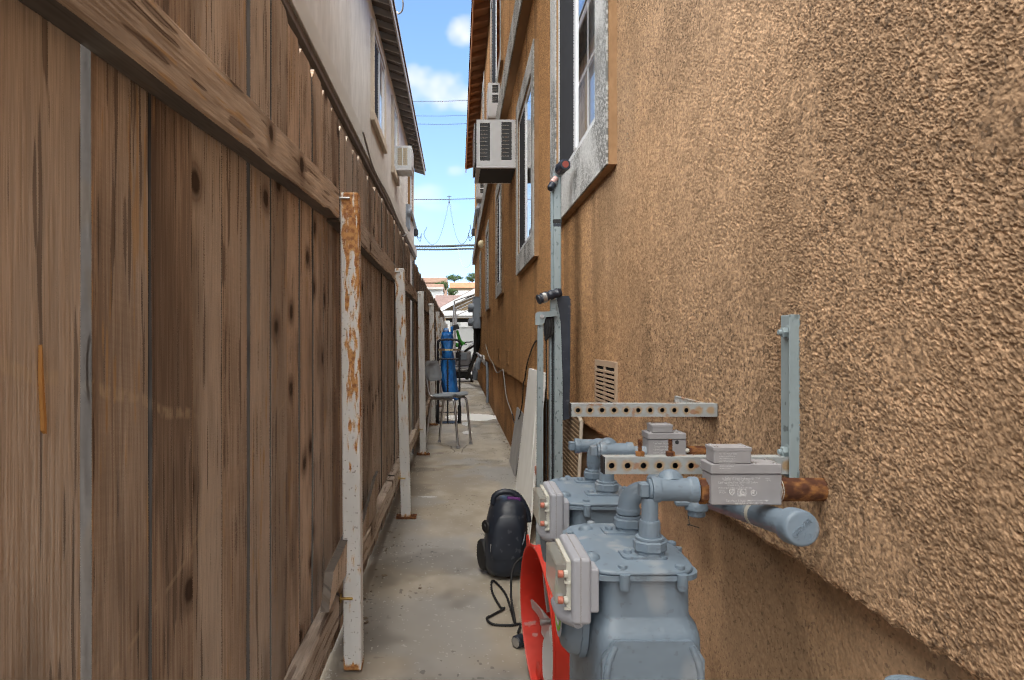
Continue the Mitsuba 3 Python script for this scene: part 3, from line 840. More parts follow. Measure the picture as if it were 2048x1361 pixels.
# ------------------------------------------------------------------ air conditioners
def grille_box(parent, x0, x1, y0, y1, z0, z1, openings, n=10, mat='ac_beige', dark='ac_dark'):
    """Cabinet whose side facing -y carries louvred openings: (x0, x1, z0, z1) each."""
    part(parent, 'cabinet', box(x0, x1, y0 + .006, y1, z0, z1, .008), mat)
    rim = sbox(x0, z0, x1, z1)
    for o in openings:
        rim = rim.difference(sbox(o[0], o[2], o[1], o[3]))
    part(parent, 'side_plate', prism(rim, y0, y0 + .0055, 'xz'), mat)
    for o in openings:
        part(parent, 'side_opening', box(o[0], o[1], y0 + .0045, y0 + .0058, o[2], o[3]), dark)
        for zz in np.linspace(o[2], o[3], n, endpoint=False)[1:]:
            part(parent, 'fin', box(o[0], o[1] - .25 * (o[1] - o[0]), y0 + .0015, y0 + .0045, zz, zz + .004), 'ac_dark' if n > 12 else 'strut_steel')


a = thing('air_conditioner', 'large pale window air conditioner jutting from the ground floor wall between two windows', 'air conditioner', 'air conditioners on the houses')
ax0, ay = .143, 5.6
grille_box(a, ax0, .475, ay, ay + .55, 2.305, 2.662, [(.170, .247, 2.345, 2.635), (.335, .415, 2.35, 2.643)], 10)
part(a, 'base_pan', box(ax0 - .004, .47, ay - .004, ay + .554, 2.288, 2.3045, .003), 'ac_beige')
part(a, 'coil_grille', box(ax0 - .012, ax0 - .0005, ay + .03, ay + .52, 2.33, 2.64, .004), 'ac_dark')
for zz in np.linspace(2.33, 2.64, 18):
    part(a, 'coil_fin', box(ax0 - .018, ax0 - .0125, ay + .03, ay + .52, zz - .004, zz + .004), 'ac_beige')
part(a, 'underside', box(ax0 + .03, .45, ay + .03, ay + .5, 2.282, 2.2875), 'ac_dark')
a = thing('air_conditioner', 'small white air conditioner with two square openings on the upper floor of the stucco house', 'air conditioner', 'air conditioners on the houses')
yy = 7.62
grille_box(a, X(976, yy), .46, yy, yy + .4, Z(232, yy), Z(166, yy), [(X(984.5, yy), X(996.5, yy), Z(186, yy), Z(170.5, yy)), (X(984.5, yy), X(996.5, yy), Z(206, yy), Z(190, yy))], 3)
part(a, 'drip_tray', box(X(976, yy) + .004, .46, yy + .002, yy + .4, Z(236, yy), Z(232, yy) - .001, .002), 'fascia_grey')
a = thing('air_conditioner', 'white air conditioner seen below and beyond the large one, farthest along the stucco house', 'air conditioner', 'air conditioners on the houses')
yy = 11.9
grille_box(a, X(953, yy), .46, yy, yy + .4, Z(394, yy), Z(366, yy), [(X(960.5, yy), X(967.5, yy), Z(376, yy), Z(367.5, yy)), (X(960.5, yy), X(967.5, yy), Z(387, yy), Z(378.5, yy))], 3)
part(a, 'drip_tray', box(X(953, yy) + .004, .46, yy + .002, yy + .4, Z(398, yy), Z(394, yy) - .001, .002), 'fascia_grey')
a = thing('air_conditioner', 'white air conditioner with cream side grilles in an upper window of the grey house', 'air conditioner', 'air conditioners on the houses')
yy = 13.2
grille_box(a, GX - .02, X(823, yy), yy, yy + .5, Z(338, yy), Z(292, yy), [(X(795, yy), X(804, yy), Z(331, yy), Z(296, yy)), (X(806, yy), X(814.5, yy), Z(331, yy), Z(296, yy))], 9, 'white_vinyl', 'ac_fin')
part(a, 'front_grille', box(X(823, yy), X(823, yy) + .012, yy + .03, yy + .47, Z(333, yy), Z(297, yy), .004), 'ac_beige')
part(a, 'base_pan', box(GX, X(823, yy) + .002, yy - .003, yy + .5, Z(341, yy), Z(338, yy) - .001, .002), 'ac_beige')

# ------------------------------------------------------------------ meters, valves and pipes
def hexnut(r, h, o, axis, mat_parent, name, mat, phase=.3):
    return part(mat_parent, name, disc(r, h, o, axis, 6, .0012, phase), mat)


def gas_meter(dy, dx, label, zlow, ztop_shift, group='gas meters on the wall'):
    """Seen end-on: its index faces the path (-x)."""
    g = thing('gas_meter', label, 'gas meter', group)
    y0, y1, zl = .84 + dy, 1.06 + dy, .671 + ztop_shift
    x0, x1 = .148 + dx, .286 + dx

    def rr(x0, x1, y0, y1, r):
        return sbox(x0 + r, y0 + r, x1 - r, y1 - r).buffer(r, 8)
    # upper body, shoulder and lower shells in one cast case
    cx, cy = (x0 + x1) / 2, (y0 + y1) / 2
    zs = zlow
    body = loft([(zs, cx + .006, cy, .060, .112, 8), (zs + .006, cx + .006, cy, .064, .116, 8), (.590 + ztop_shift, cx + .006, cy, .064, .116, 8), (.604 + ztop_shift, cx + .006, cy, .0635, .115, 8),
                 (.615 + ztop_shift, cx + .006, cy, .0605, .110, 8), (.622 + ztop_shift, cx + .006, cy, .0555, .1025, 8), (.628 + ztop_shift, cx + .006, cy, .0535, .0995, 9), (zl, cx + .006, cy, .0530, .099, 9)], 80)
    part(g, 'case', body, 'meter_grey', 50)
    # raised front pan with its flange and screws
    if zlow < .5:
        fx0, fx1 = cx - .048, cx + .061
        pan = prism(Polygon([(fx0, .40), (fx0, .585), (fx0 + .012, .603), (fx1 - .012, .603), (fx1, .585), (fx1, .40)]).buffer(.004), cy - .1215, cy - .115, 'xz')
        part(g, 'front_pan', pan, 'meter_grey', 30)
        for sx in (fx0 + .001, fx1 - .001):
            part(g, 'pan_flange', tube(spline([(sx, cy - .1215, .41), (sx, cy - .1222, .50), (sx, cy - .1222, .57), (sx + (.010 if sx < cx else -.010), cy - .119, .601)], 6), .0042, 10), 'meter_grey', 40)
        for sx, sz in ((fx0 + .016, .547), (fx1 - .018, .536), (fx0 + .016, .44), (fx1 - .018, .44)):
            part(g, 'pan_screw', cat(tube([(sx - .006, cy - .123, sz), (sx + .004, cy - .123, sz)], .0042, 10), disc(.0042, .003, (sx - .009, cy - .123, sz), (-1, 0, 0), 12)), 'meter_grey', 40)
    # round diaphragm cover facing the path
    part(g, 'side_cover', lathe([(0, 0), (.03, .0), (.052, .004), (.060, .012), (.062, .022), (.065, .022), (.065, .03), (0, .03)], (x0 - .020, cy - .015, .615 + ztop_shift - .002), (1, 0, 0), 40), 'meter_grey', 40)
    if zlow < .5:
        o = np.array((x0 - .0212, cy - .032, .612))
        part(g, 'round_sticker', disc(.034, .0006, o, (-1, 0, 0), 36), 'index_grey')
        ring = Point(0, 0).buffer(.027, 20).difference(Point(0, 0).buffer(.0215, 20))
        part(g, 'sticker_ring', trimesh.Trimesh(prism(ring, 0, .0005, 'yz').vertices + o - np.array((.0012, 0, 0)), prism(ring, 0, .0005, 'yz').faces, process=False), 'label_green')
        ring = Point(0, 0).buffer(.020, 20).difference(Point(0, 0).buffer(.016, 20)).difference(sbox(-.03, -.004, .0, .03))
        part(g, 'sticker_arc', trimesh.Trimesh(prism(ring, 0, .0005, 'yz').vertices + o - np.array((.0012, 0, 0)), prism(ring, 0, .0005, 'yz').faces, process=False), 'print_white')
    # lid: two flanges, a domed top, lugs and screws
    part(g, 'lower_flange', prism(rr(x0 + .001, x1 - .001, y0 + .001, y1 - .001, .026), zl + .0005, zl + .0065), 'meter_grey', 30)
    flange = loft([(zl + .0068, cx, cy, .0655, .109, 5), (zl + .008, cx, cy, .0667, .1103, 5), (zl + .0105, cx, cy, .0667, .1103, 5), (zl + .0122, cx, cy, .0650, .1085, 5),
                   (zl + .0150, cx + .001, cy + .002, .0575, .100, 4.5), (zl + .0172, cx + .002, cy + .003, .0490, .090, 4), (zl + .0182, cx + .002, cy + .003, .040, .080, 4)], 72)
    part(g, 'lid', flange, 'meter_grey', 60)
    for lx, ly in ((x0 + .045, y0), (x1 - .026, y0), (x0 + .045, y1), (x1 - .026, y1), (x0, cy + .05), (x1, cy)):
        ux, uy = np.sign(lx - cx) * (1 if abs(ly - cy) < .07 else 0), np.sign(ly - cy) * (1 if abs(ly - cy) >= .07 else 0)
        part(g, 'lid_lug', lathe([(0, -.011), (.0052, -.0095), (.0062, -.006), (.0062, .009), (0, .009)], (lx + ux * .001, ly + uy * .001, zl), (0, 0, 1), 16), 'meter_grey', 40)
        part(g, 'lid_screw', lathe([(.006, 0), (.0055, .004), (.0025, .0055), (0, .0055)], (lx - ux * .006, ly - uy * .006 + (.004 if uy < 0 else 0), zl + .0125), (0, 0, 1), 14), 'meter_grey', 40)
    for ex in (x0 + .014, x0 + .03):
        part(g, 'lid_boss', lathe([(.011, 0), (.010, .008), (.006, .0115), (0, .0125)], (ex, y1 - .05 if ex > x0 + .02 else y0 + .04, zl + .011), (0, 0, 1), 20), 'meter_grey', 50)
    # index housing and its clear cover
    ix0, ix1, iy0, iy1, iz0, iz1 = x0 - .0165, x0 + .006, y0 - .006, y1 - .115, .6225 + ztop_shift, .700 + ztop_shift
    ih = holder(g, 'index')
    hs = trimesh.Trimesh(*(lambda m: (m.vertices, m.faces))(rounded(ix0, ix1, iy0, iy1, iz0, iz1, .005, 2)), process=False)
    part(ih, 'housing', hs, 'index_grey', 40)
    part(ih, 'seam', box(ix0 + .009, ix0 + .0104, iy0 - .0005, iy1 + .0005, iz0 - .0005, iz1 + .0005, .0), 'cast_grey')
    part(ih, 'neck', rounded(ix1 - .002, ix1 + .010, iy0 + .006, iy1 - .004, iz0 + .012, iz1 - .014, .003, 2), 'index_grey', 40)
    part(ih, 'spout', tube(spline([(ix0 + .010, iy0 + .010, iz0 + .004), (ix0 - .004, iy0 + .03, iz0 + .004), (ix0 - .008, iy0 + .05, iz0 + .012)], 5), .011, 14), 'index_grey', 40)
    cx0, cx1, cy0, cy1, cz0, cz1 = ix0 - .0175, ix0 - .0005, iy0 + .014, iy1 - .004, iz0 + .020, iz1 - .010
    part(ih, 'clear_cover', box(cx0, cx1, cy0, cy1, cz0, cz1, .0015), 'clear_cover')
    part(ih, 'cover_rim', cat(box(cx1 - .0045, cx1 + .0007, cy0 - .003, cy1 + .003, cz1, cz1 + .003), box(cx1 - .0045, cx1 + .0007, cy0 - .003, cy1 + .003, cz0 - .003, cz0), box(cx1 - .0045, cx1 + .0007, cy0 - .003, cy0 - .0002, cz0, cz1)), 'clear_fog')
    part(ih, 'dial_plate', box(cx1 - .005, cx1 - .002, cy0 + .006, cy1 - .006, cz0 + .006, cz1 - .006), 'cast_grey')
    for zz in (cz1 - .011, cz0 + .006):
        part(ih, 'red_wheel', disc(.0042, .006, (cx1 - .0145, cy0 - .0035, zz), (1, 0, 0), 16), 'dial_red', 40)
        part(ih, 'clear_peg', disc(.0045, .005, (cx1 - .0078, cy0 - .0035, zz), (1, 0, 0), 16), 'clear_fog', 40)
        part(ih, 'clip', box(cx1 - .0075, cx1, cy0 - .007, cy0 - .003, zz - .0105, zz - .0080), 'clear_fog')
    # inlet and outlet unions on the lid
    for uy, sc in ((.885 + dy, 1.0), (.995 + dy, .98)):
        ux = .234 + dx
        base = prism(sbox(ux - .030, uy - .012, ux + .012, uy + .012).buffer(.006, 6), zl + .011, zl + .0205)
        part(g, 'union_pad', base, 'meter_grey', 30)
        part(g, 'pad_screw', lathe([(.0052, 0), (.0048, .004), (.002, .0052), (0, .0052)], (ux - .027, uy, zl + .0205), (0, 0, 1), 14), 'meter_grey', 40)
        part(g, 'union_collar', disc(.0172 * sc, .0075, (ux, uy, zl + .0166), (0, 0, 1), 28), 'meter_grey', 40)
        part(g, 'union_nut', cat(disc(.0205 * sc, .0135, (ux, uy, zl + .0240), (0, 0, 1), 8, .002, .4), disc(.0176 * sc, .0035, (ux, uy, zl + .0375), (0, 0, 1), 24)), 'meter_grey', 25)
        part(g, 'union_sleeve', lathe([(.0128, 0), (.0128, .016), (.0118, .020), (0, .020)], (ux, uy, zl + .0410), (0, 0, 1), 24), 'meter_grey', 40)
    return g


def fitting(p, o, axis, L, r, name, mat='meter_grey'):
    """A cast pipe fitting with beaded rims."""
    part(p, name, lathe([(0, 0), (r * 1.10, 0), (r * 1.14, .0015), (r * 1.14, .0085), (r * 1.10, .010), (r, .0115), (r, L - .0115), (r * 1.10, L - .010), (r * 1.14, L - .0085), (r * 1.14, L - .0015), (r * 1.10, L), (0, L)], o, axis, 32), mat, 45)


gas_meter(0, 0, 'nearer grey gas meter with a clear-fronted index box, in front at the bottom edge', .40, 0)
gas_meter(.355, .020, 'farther grey gas meter behind the nearer one, beside the metal stand', .585, .0)

# near run of pipe: outlet riser, tee with a square plug, nut and nipple to the shut-off valve
g1 = thing('gas_pipe', 'grey pipe with square-plugged tee joining the nearer meter to the larger valve box', 'pipe', 'gas pipes between meters and wall')
YP, ZP = .885, .7690
part(g1, 'riser', tube([(.234, YP, .70), (.234, YP, ZP - .010)], .0101, 24), 'meter_grey', 40)
fitting(g1, (.2355, YP, ZP), (1, 0, 0), .056, .0138, 'tee')
part(g1, 'tee_bulge', lathe([(0, .0), (.0150, .002), (.0165, .012), (.013, .020), (0, .022)], (.262, YP + .002, ZP + .001), (0, .75, .6), 24), 'meter_grey', 50)
part(g1, 'square_plug', cat(disc(.0125, .0035, (.2318, YP, ZP), (1, 0, 0), 24), box(.221, .2318, YP - .0085, YP + .0085, ZP - .0085, ZP + .0085, .0015)), 'meter_grey')
part(g1, 'nipple', disc(.0112, .012, (.2905, YP, ZP), (1, 0, 0), 24), 'meter_grey', 40)
part(g1, 'hex_bushing', disc(.0158, .010, (.2925, YP - .004, ZP - .001), (1, 0, 0), 6, .0012, .5), 'rust')
part(g1, 'thread', cat(*[disc(.0138, .0022, (.3015 + .0026 * q_, YP - .006, ZP - .002), (1, 0, 0), 24, .0008) for q_ in range(5)]), 'rust', 40)
# inlet riser and elbow behind it
g2 = thing('gas_pipe', 'grey riser with a round elbow just left of the tee on the nearer meter', 'pipe', 'gas pipes between meters and wall')
part(g2, 'riser', tube([(.234, .995, .69), (.234, .995, .726)], .0098, 24), 'meter_grey', 40)
el = [(.234, .995, .718), (.234, .995, .725)] + [(.234 + .022 * (1 - math.cos(t_)), .995, .725 + .019 * math.sin(t_)) for t_ in np.linspace(.2, math.pi / 2, 8)] + [(.268, .995, .744)]
part(g2, 'elbow', tube(el, [.0150, .0142] + [.0142] * 8 + [.0142], 24), 'meter_grey', 50)
part(g2, 'elbow_rim', lathe([(0, 0), (.0158, 0), (.0164, .0015), (.0164, .006), (.0158, .0075), (0, .0075)], (.234, .995, .714), (0, 0, 1), 28), 'meter_grey', 45)
part(g2, 'cross_pipe', tube([(.268, .995, .744), (.345, .995, .744), (.385, 1.0, .730)], .0115, 20), 'meter_grey', 40)
# far meter's pipes
g3 = thing('gas_pipe', 'grey pipe with square-plugged tee joining the farther meter to the smaller valve box', 'pipe', 'gas pipes between meters and wall')
YQ, ZQ = 1.24, .763
part(g3, 'riser', tube([(.254, YQ, .70), (.254, YQ, ZQ)], .0105, 24), 'meter_grey', 40)
fitting(g3, (X(1199, YQ), YQ, ZQ), (1, 0, 0), X(1265, YQ) - X(1199, YQ), .0130, 'tee')
part(g3, 'tee_bulge', lathe([(0, .0), (.014, .002), (.0158, .011), (.012, .018), (0, .020)], (X(1218, YQ), YQ + .002, ZQ + .001), (0, .75, .6), 24), 'meter_grey', 50)
part(g3, 'square_plug', cat(disc(.012, .004, (X(1194, YQ), YQ, ZQ), (1, 0, 0), 24), box(X(1180, YQ), X(1194, YQ), YQ - .0085, YQ + .0085, ZQ - .0085, ZQ + .0085, .0015)), 'meter_grey')
part(g3, 'nipple', tube([(X(1265, YQ), YQ, ZQ - .002), (X(1300, YQ), YQ, ZQ - .002)], .0100, 20), 'meter_grey', 40)
g4 = thing('gas_pipe', 'grey riser with elbow and plugged fitting farthest left above the farther meter', 'pipe', 'gas pipes between meters and wall')
part(g4, 'riser', tube([(.254, 1.35, .69), (.254, 1.35, .735)], .0098, 24), 'meter_grey', 40)
el = [(.254, 1.35, .718), (.254, 1.35, .735)] + [(.254 + .020 * (1 - math.cos(t_)), 1.35, .735 + .020 * math.sin(t_)) for t_ in np.linspace(.2, math.pi / 2, 8)] + [(.285, 1.35, .755)]
part(g4, 'elbow', tube(el, .0142, 24), 'meter_grey', 50)
fitting(g4, (.222, 1.38, .751), (1, 0, 0), .05, .0125, 'tee')
part(g4, 'square_plug', box(.211, .222, 1.372, 1.388, .743, .759, .0015), 'meter_grey')


def shutoff(x0, x1, yf, depth, z0, z1, tx0, tx1, tz, label, text):
    s = thing('earthquake_valve', label, 'valve', 'earthquake gas shut-off valves')
    lid = (z1 - z0) * .24
    part(s, 'body', box(x0, x1, yf, yf + depth, z0, z1 - lid - .0004, .0012), 'cast_grey')
    part(s, 'cover', box(x0 - .0015, x1 - .001, yf - .0022, yf + depth + .0015, z1 - lid, z1, .001), 'cast_grey')
    part(s, 'turret', box(tx0, tx1, yf - .002, yf + depth * .8, z1 + .0002, tz, .0015), 'cast_grey')
    part(s, 'turret_cap', box(tx0 - .0006, tx1 + .0006, yf - .0026, yf + depth * .8 + .0006, tz - .0042, tz + .0004, .0006), 'cast_grey')
    for px, py in ((x0 + .005, yf + .004), (tx1 + .005, yf + .004), (x1 - .007, yf + .004), (x0 + .005, yf + depth - .005), (tx1 + .009, yf + depth - .005), (x1 - .007, yf + depth - .005)):
        if px < tx0 or px > tx1:
            part(s, 'screw', lathe([(0, 0), (.0030, 0), (.0028, .0012), (.001, .0018), (0, .0018)], (px, py, z1), (0, 0, 1), 12), 'steel', 40)
    for px in (tx0 + .004, tx1 - .004):
        for py in (yf + .003, yf + depth * .8 - .004):
            part(s, 'screw', lathe([(0, 0), (.0026, 0), (.0024, .0010), (0, .0014)], (px, py, tz + .0004), (0, 0, 1), 12), 'steel', 40)

    def put(t_, h, x, z, yy=yf):
        m = meshkit.text_mesh(t_, h, .0003)
        v = np.array(m.vertices)
        part(s, 'lettering', trimesh.Trimesh(np.stack([x + v[:, 0], yy - .0001 - v[:, 2], z + v[:, 1]], 1), m.faces, process=False), 'print_white')
    if text:
        put('Little Firefighter\u00ae', .0033, x0 + .013, z1 - lid - .0078)
        put('Earthquake Gas Shut-Off Valve', .0023, x0 + .008, z1 - lid - .0113)
        put('Santa Ana, CA', .0021, x0 + .019, z1 - lid - .0145)
        put('Patent # 5209454 & 5307818', .0020, x0 + .008, z1 - lid - .0176)
        put('Gas Flow 5.0 psi Max.', .0022, x0 + .017, z0 + .0042)
        put('Model #: A2V-100   1"', .0022, x0 + .028, z0 + .0010)
        put('LA City\nRR 5271'.split('\n')[0], .0014, x0 + .009, z0 + .0165)
        put('RR 5271', .0014, x0 + .009, z0 + .0143)
        put('TOP', .0019, x0 + .052, z1 - lid - .0065)
        put('ON IF', .0015, x0 + .064, z1 - lid - .0065)
        put('OPEN', .0015, x0 + .064, z1 - lid - .0088)
        for r_ in range(7):
            put(('This valve must be level', 'to trip in an earthquake', 'After closing check for', 'leaks before opening', 'Turn slot to reset valve', 'Do not remove cover', 'See instructions')[r_], .0013, tx0 + .006, tz - .0078 - .0029 * r_, yf - .002)
        z_ = z0 + .0127
        part(s, 'arrow', cat(box(x0 + .042, x0 + .066, yf - .0004, yf - .0001, z0 + .0051, z0 + .0055), prism([(x0 + .064, z0 + .0042), (x0 + .068, z0 + .0053), (x0 + .064, z0 + .0064)], yf - .0004, yf - .0001, 'xz')), 'print_white')
        sh = Polygon([(0, .006), (.0065, .006), (.0065, .002), (.00325, -.0015), (0, .002)])
        sh = sh.difference(sh.buffer(-.0007)).union(Polygon([(.001, .0012), (.0018, .0012), (.0055, .0052), (.0047, .0052)])).union(Point(.0046, .0018).buffer(.0008))
        parts_ = [prism(g_, yf - .0004, yf - .0001, 'xz') for g_ in getattr(sh, 'geoms', [sh])]
        m = cat(*parts_)
        m.apply_translation((x0 + .021, 0, z_))
        part(s, 'emblem', m, 'print_white')
        sq = sbox(0, 0, .0100, .0085)
        sq = sq.difference(sq.buffer(-.0006)).union(Point(.0055, .0045).buffer(.0032).difference(Point(.0062, .0049).buffer(.0024))).union(Point(.0066, .0050).buffer(.0010)).union(sbox(.001, .0007, .009, .0018))
        m = cat(*[prism(g_, yf - .0004, yf - .0001, 'xz') for g_ in getattr(sq, 'geoms', [sq])])
        m.apply_translation((x0 + .031, 0, z_ - .002))
        part(s, 'emblem', m, 'print_white')
        ci = Point(0, 0).buffer(.0036).difference(Point(0, 0).buffer(.0029)).union(Point(0, .0002).buffer(.0017).difference(sbox(0, -.001, .003, .001)))
        m = cat(*[prism(g_, yf - .0004, yf - .0001, 'xz') for g_ in getattr(ci, 'geoms', [ci])])
        m.apply_translation((x0 + .050, 0, z_ + .002))
        part(s, 'emblem', m, 'print_white')
    else:
        for r_ in range(5):
            put(('Gas Shut-Off Valve', 'Earthquake sensitive', 'natural gas only', 'Patent pending', 'Gas Flow 5.0 psi Max.')[r_], .0024, x0 + .008, z1 - lid - .008 - .0052 * r_)
        part(s, 'sight_glass', disc(.0032, .0008, (x1 - .016, yf, z1 - lid - .005), (0, -1, 0), 18), 'black_rubber')
    return s


shutoff(.3007, .3845, .860, .034, .7555, .8045, X(1427, .86), X(1502, .86), .8240, 'nearer die-cast grey box of an earthquake gas valve with printed lettering', True)
shutoff(X(1297, 1.22), X(1373, 1.22), 1.22, .040, Z(919, 1.22), Z(866.5, 1.22), X(1303.5, 1.22), X(1345, 1.22), Z(850, 1.22), 'farther smaller grey valve box behind the perforated bar, printed in pale letters', False)
g5 = thing('wall_pipe', 'rusty brown pipe from the nearer valve box into the stucco wall', 'pipe', 'rusty pipes through the wall')
part(g5, 'pipe', tube([(.385, YP, ZP), (.50, YP, ZP)], .0141, 28), 'rust', 40)
part(g5, 'thread_tape', cat(*[disc(.0148 - .0003 * q_, .0026, (.3852 + .0027 * q_, YP, ZP), (1, 0, 0), 26, .0009) for q_ in range(5)]), 'tape_white', 40)
g6 = thing('wall_pipe', 'rusty brown pipe from the farther valve box into the stucco wall', 'pipe', 'rusty pipes through the wall')
part(g6, 'pipe', tube([(X(1374, 1.24), 1.24, Z(905, 1.24)), (.50, 1.24, Z(905, 1.24))], .0107, 24), 'rust', 40)
part(g6, 'white_bead', trimesh.creation.icosphere(2, .004).apply_translation((X(1375, 1.22), 1.222, Z(902, 1.22))), 'tape_white', True)
# supply pipe with its cap, running back along the wall
g7 = thing('supply_pipe', 'grey supply pipe along the wall ending in a round cap cast with letters', 'pipe')
d7 = np.array([0.004, 1.0, -.105])
d7 /= np.linalg.norm(d7)
o7 = np.array([.3805, .800, .743])
part(g7, 'pipe', tube([o7 + d7 * .02, o7 + d7 * .62], .0152, 28), 'meter_grey', 40)
part(g7, 'joint_tape', tube([o7 + d7 * .118, o7 + d7 * .128], .0156, 28), 'tape_white', 40)
part(g7, 'cap', lathe([(0, 0), (.0165, .0), (.0192, .0016), (.0202, .005), (.0205, .013), (.0197, .017), (.0207, .0185), (.0207, .026), (.0185, .029), (0, .029)], o7, d7, 36), 'meter_grey', 45)


def on_cap(t_, h, cu, cv, deg, dep=.0007):
    m = meshkit.text_mesh(t_, h, dep)
    v = np.array(m.vertices)
    v[:, :2] -= (v[:, :2].max(0) + v[:, :2].min(0)) / 2
    a_ = math.radians(deg)
    x = v[:, 0] * math.cos(a_) - v[:, 1] * math.sin(a_) + cu
    z = v[:, 0] * math.sin(a_) + v[:, 1] * math.cos(a_) + cv
    s_ = np.cross(d7, [0, 0, 1.0])
    up = np.cross(s_, d7)
    return trimesh.Trimesh(o7 + np.outer(x, s_) + np.outer(z, up) - np.outer(v[:, 2], d7), m.faces, process=False)


part(g7, 'cast_letters', on_cap('WARD', .0066, -.001, .001, 222, .0016), 'meter_grey')
ring = Point(0, 0).buffer(.0042, 16).difference(Point(0, 0).buffer(.0035, 16))
m = trimesh.creation.extrude_polygon(ring, .0006, engine='earcut')
v = np.array(m.vertices)
s_ = np.cross(d7, [0, 0, 1.0]); up_ = np.cross(s_, d7)
part(g7, 'cast_ring', trimesh.Trimesh(o7 + np.outer(v[:, 0] + .006, s_) + np.outer(v[:, 1] - .0085, up_) - np.outer(v[:, 2], d7), m.faces, process=False), 'meter_grey')
# hanging vent valve with its lever under the tee
g8 = thing('shutoff_cock', 'small grey lever valve hanging under the tee with a loose wire', 'valve')
yc = .955
part(g8, 'dome', lathe([(0, .0), (.010, .0005), (.0125, -.004), (.0148, -.009), (.0150, -.0125), (.0135, -.0135), (.0112, -.0145), (.0112, -.0205), (.0098, -.0215), (0, -.0215)][::-1], (X(1393, yc), yc, Z(1000, yc)), (0, 0, 1), 28), 'meter_grey', 40)
part(g8, 'lever', box(X(1350, yc), X(1384, yc), yc - .006, yc + .006, Z(1012, yc), Z(1001.5, yc), .002), 'meter_grey')
part(g8, 'stem', tube([(X(1393, yc), yc, Z(1002, yc)), (X(1393, yc) + .02, yc + .02, Z(985, yc))], .009, 16), 'meter_grey', 40)
part(g8, 'loose_wire', tube(spline([at(1376, 1030, yc), at(1379, 1050, yc), at(1376, 1049, yc + .01), at(1398, 1056, yc + .05)], 6), .0006, 6), 'wire_black', True)
g9 = thing('pipe_stub', 'round grey capped pipe end at the bottom edge below the wall lip', 'pipe')
part(g9, 'cap', lathe([(0, 0), (.018, .001), (.023, .006), (.0245, .014), (.0245, .04), (0, .04)][::-1], (.44, .70, .577), (0, 0, 1), 28), 'meter_grey', 50)
part(g9, 'pipe', tube([(.44, .70, .0), (.44, .70, .585)], .018, 20), 'meter_grey', 40)


# perforated support bars
def perforated(parent, name, x0, x1, y, z, h, holes, depth=.022, t=.0016, pitch=None, mat='strut_steel'):
    """A channel along x whose web faces -y; holes: x of each."""
    web = sbox(x0, z - h / 2, x1, z + h / 2)
    for hx in holes:
        web = web.difference(Point(hx, z).buffer(.0038, 8))
    m = prism(web, y, y + t, 'xz')
    pit = holes[1] - holes[0]
    v = np.array(m.vertices)
    u_ = (v[:, 0] - holes[0]) / pit + .5
    lim = holes[-1] + pit / 2
    u_ = np.where(v[:, 0] > lim + 1e-6, 100.0, u_) if False else u_
    uv = np.stack([u_, (v[:, 2] - z) / pit], 1)
    part(parent, name, m, mat, False, uv)
    for zz, nm in ((z + h / 2 - t, 'top_flange'), (z - h / 2, 'bottom_flange')):
        part(parent, nm, box(x0, x1, y + t + .0002, y + depth, zz, zz + t), mat, False, np.full((8, 2), 0.0) + np.array([200.0, 5.0]) + 0 * np.arange(8)[:, None] + np.array(box(x0, x1, y + t, y + depth, zz, zz + t).vertices)[:, :2] * np.array([.1, .1]))
    part(parent, 'back_web', box(x0, x1, y + depth - t, y + depth - .0001, z - h / 2 + t + .0002, z + h / 2 - t - .0002), 'black_steel')


b1 = thing('support_bar', 'upper perforated steel bar sticking out of the wall toward the stand', 'bracket', 'perforated support bars')
yb = 1.238
hx = [X(1156 + 24.1 * q_, yb) for q_ in range(10)]
perforated(b1, 'bar', X(1143, yb), .443, yb, Z(821, yb), .0222, hx)
part(b1, 'end_edge', box(X(1141.5, yb), X(1143, yb) - .0001, yb, yb + .022, Z(834, yb), Z(808, yb)), 'black_steel')
part(b1, 'wall_angle', cat(box(.4365, .443, yb + .023, 1.463, .8365, .840, .0006), box(.4365, .4385, yb + .023, 1.463, .818, .8363, .0005)), 'strut_steel')
part(b1, 'wall_bolt', disc(.007, .009, (.436, 1.43, .829), (-1, 0, 0), 6), 'steel')
b2 = thing('support_bar', 'lower rust-stained perforated bar with two threaded rods, behind the valve box', 'bracket', 'perforated support bars')
yb = .955
hx = [X(1223.5 + 31.8 * q_, yb) for q_ in range(6)]
perforated(b2, 'bar', X(1210, yb), .443, yb, Z(932, yb), .0222, hx)
part(b2, 'end_edge', box(X(1207, yb), X(1210, yb) - .0001, yb, yb + .022, Z(949, yb), Z(915, yb)), 'black_steel')
for u_ in (1284, 1345.5):
    part(b2, 'threaded_rod', cat(*[disc(.0029, .0016, (X(u_, yb), yb + .011, Z(915.5, yb) + .0019 * q_), (0, 0, 1), 10, .0005) for q_ in range(12)]), 'rust')
    part(b2, 'hex_nut', disc(.0062, .0065, (X(u_, yb), yb + .011, Z(915.5, yb)), (0, 0, 1), 6), 'rust')
b3 = thing('wall_angle', 'upright grey angle iron bolted flat to the stucco above the valve box', 'bracket')
ya = .945
part(b3, 'wall_leg', box(.4385, .441, ya + .002, ya + .040, .769, .985, .0008), 'galvanised')
part(b3, 'outer_leg', box(.432, .4505, ya, ya + .0018, .765, .985, .0006), 'galvanised')
for zz in (.962, .803):
    part(b3, 'bolt', cat(disc(.0072, .0075, (.438, ya + .020, zz), (-1, 0, 0), 6), disc(.0035, .012, (.438, ya + .020, zz), (-1, 0, 0), 12), disc(.0095, .0015, (.4385, ya + .020, zz), (-1, 0, 0), 20)), 'galvanised')

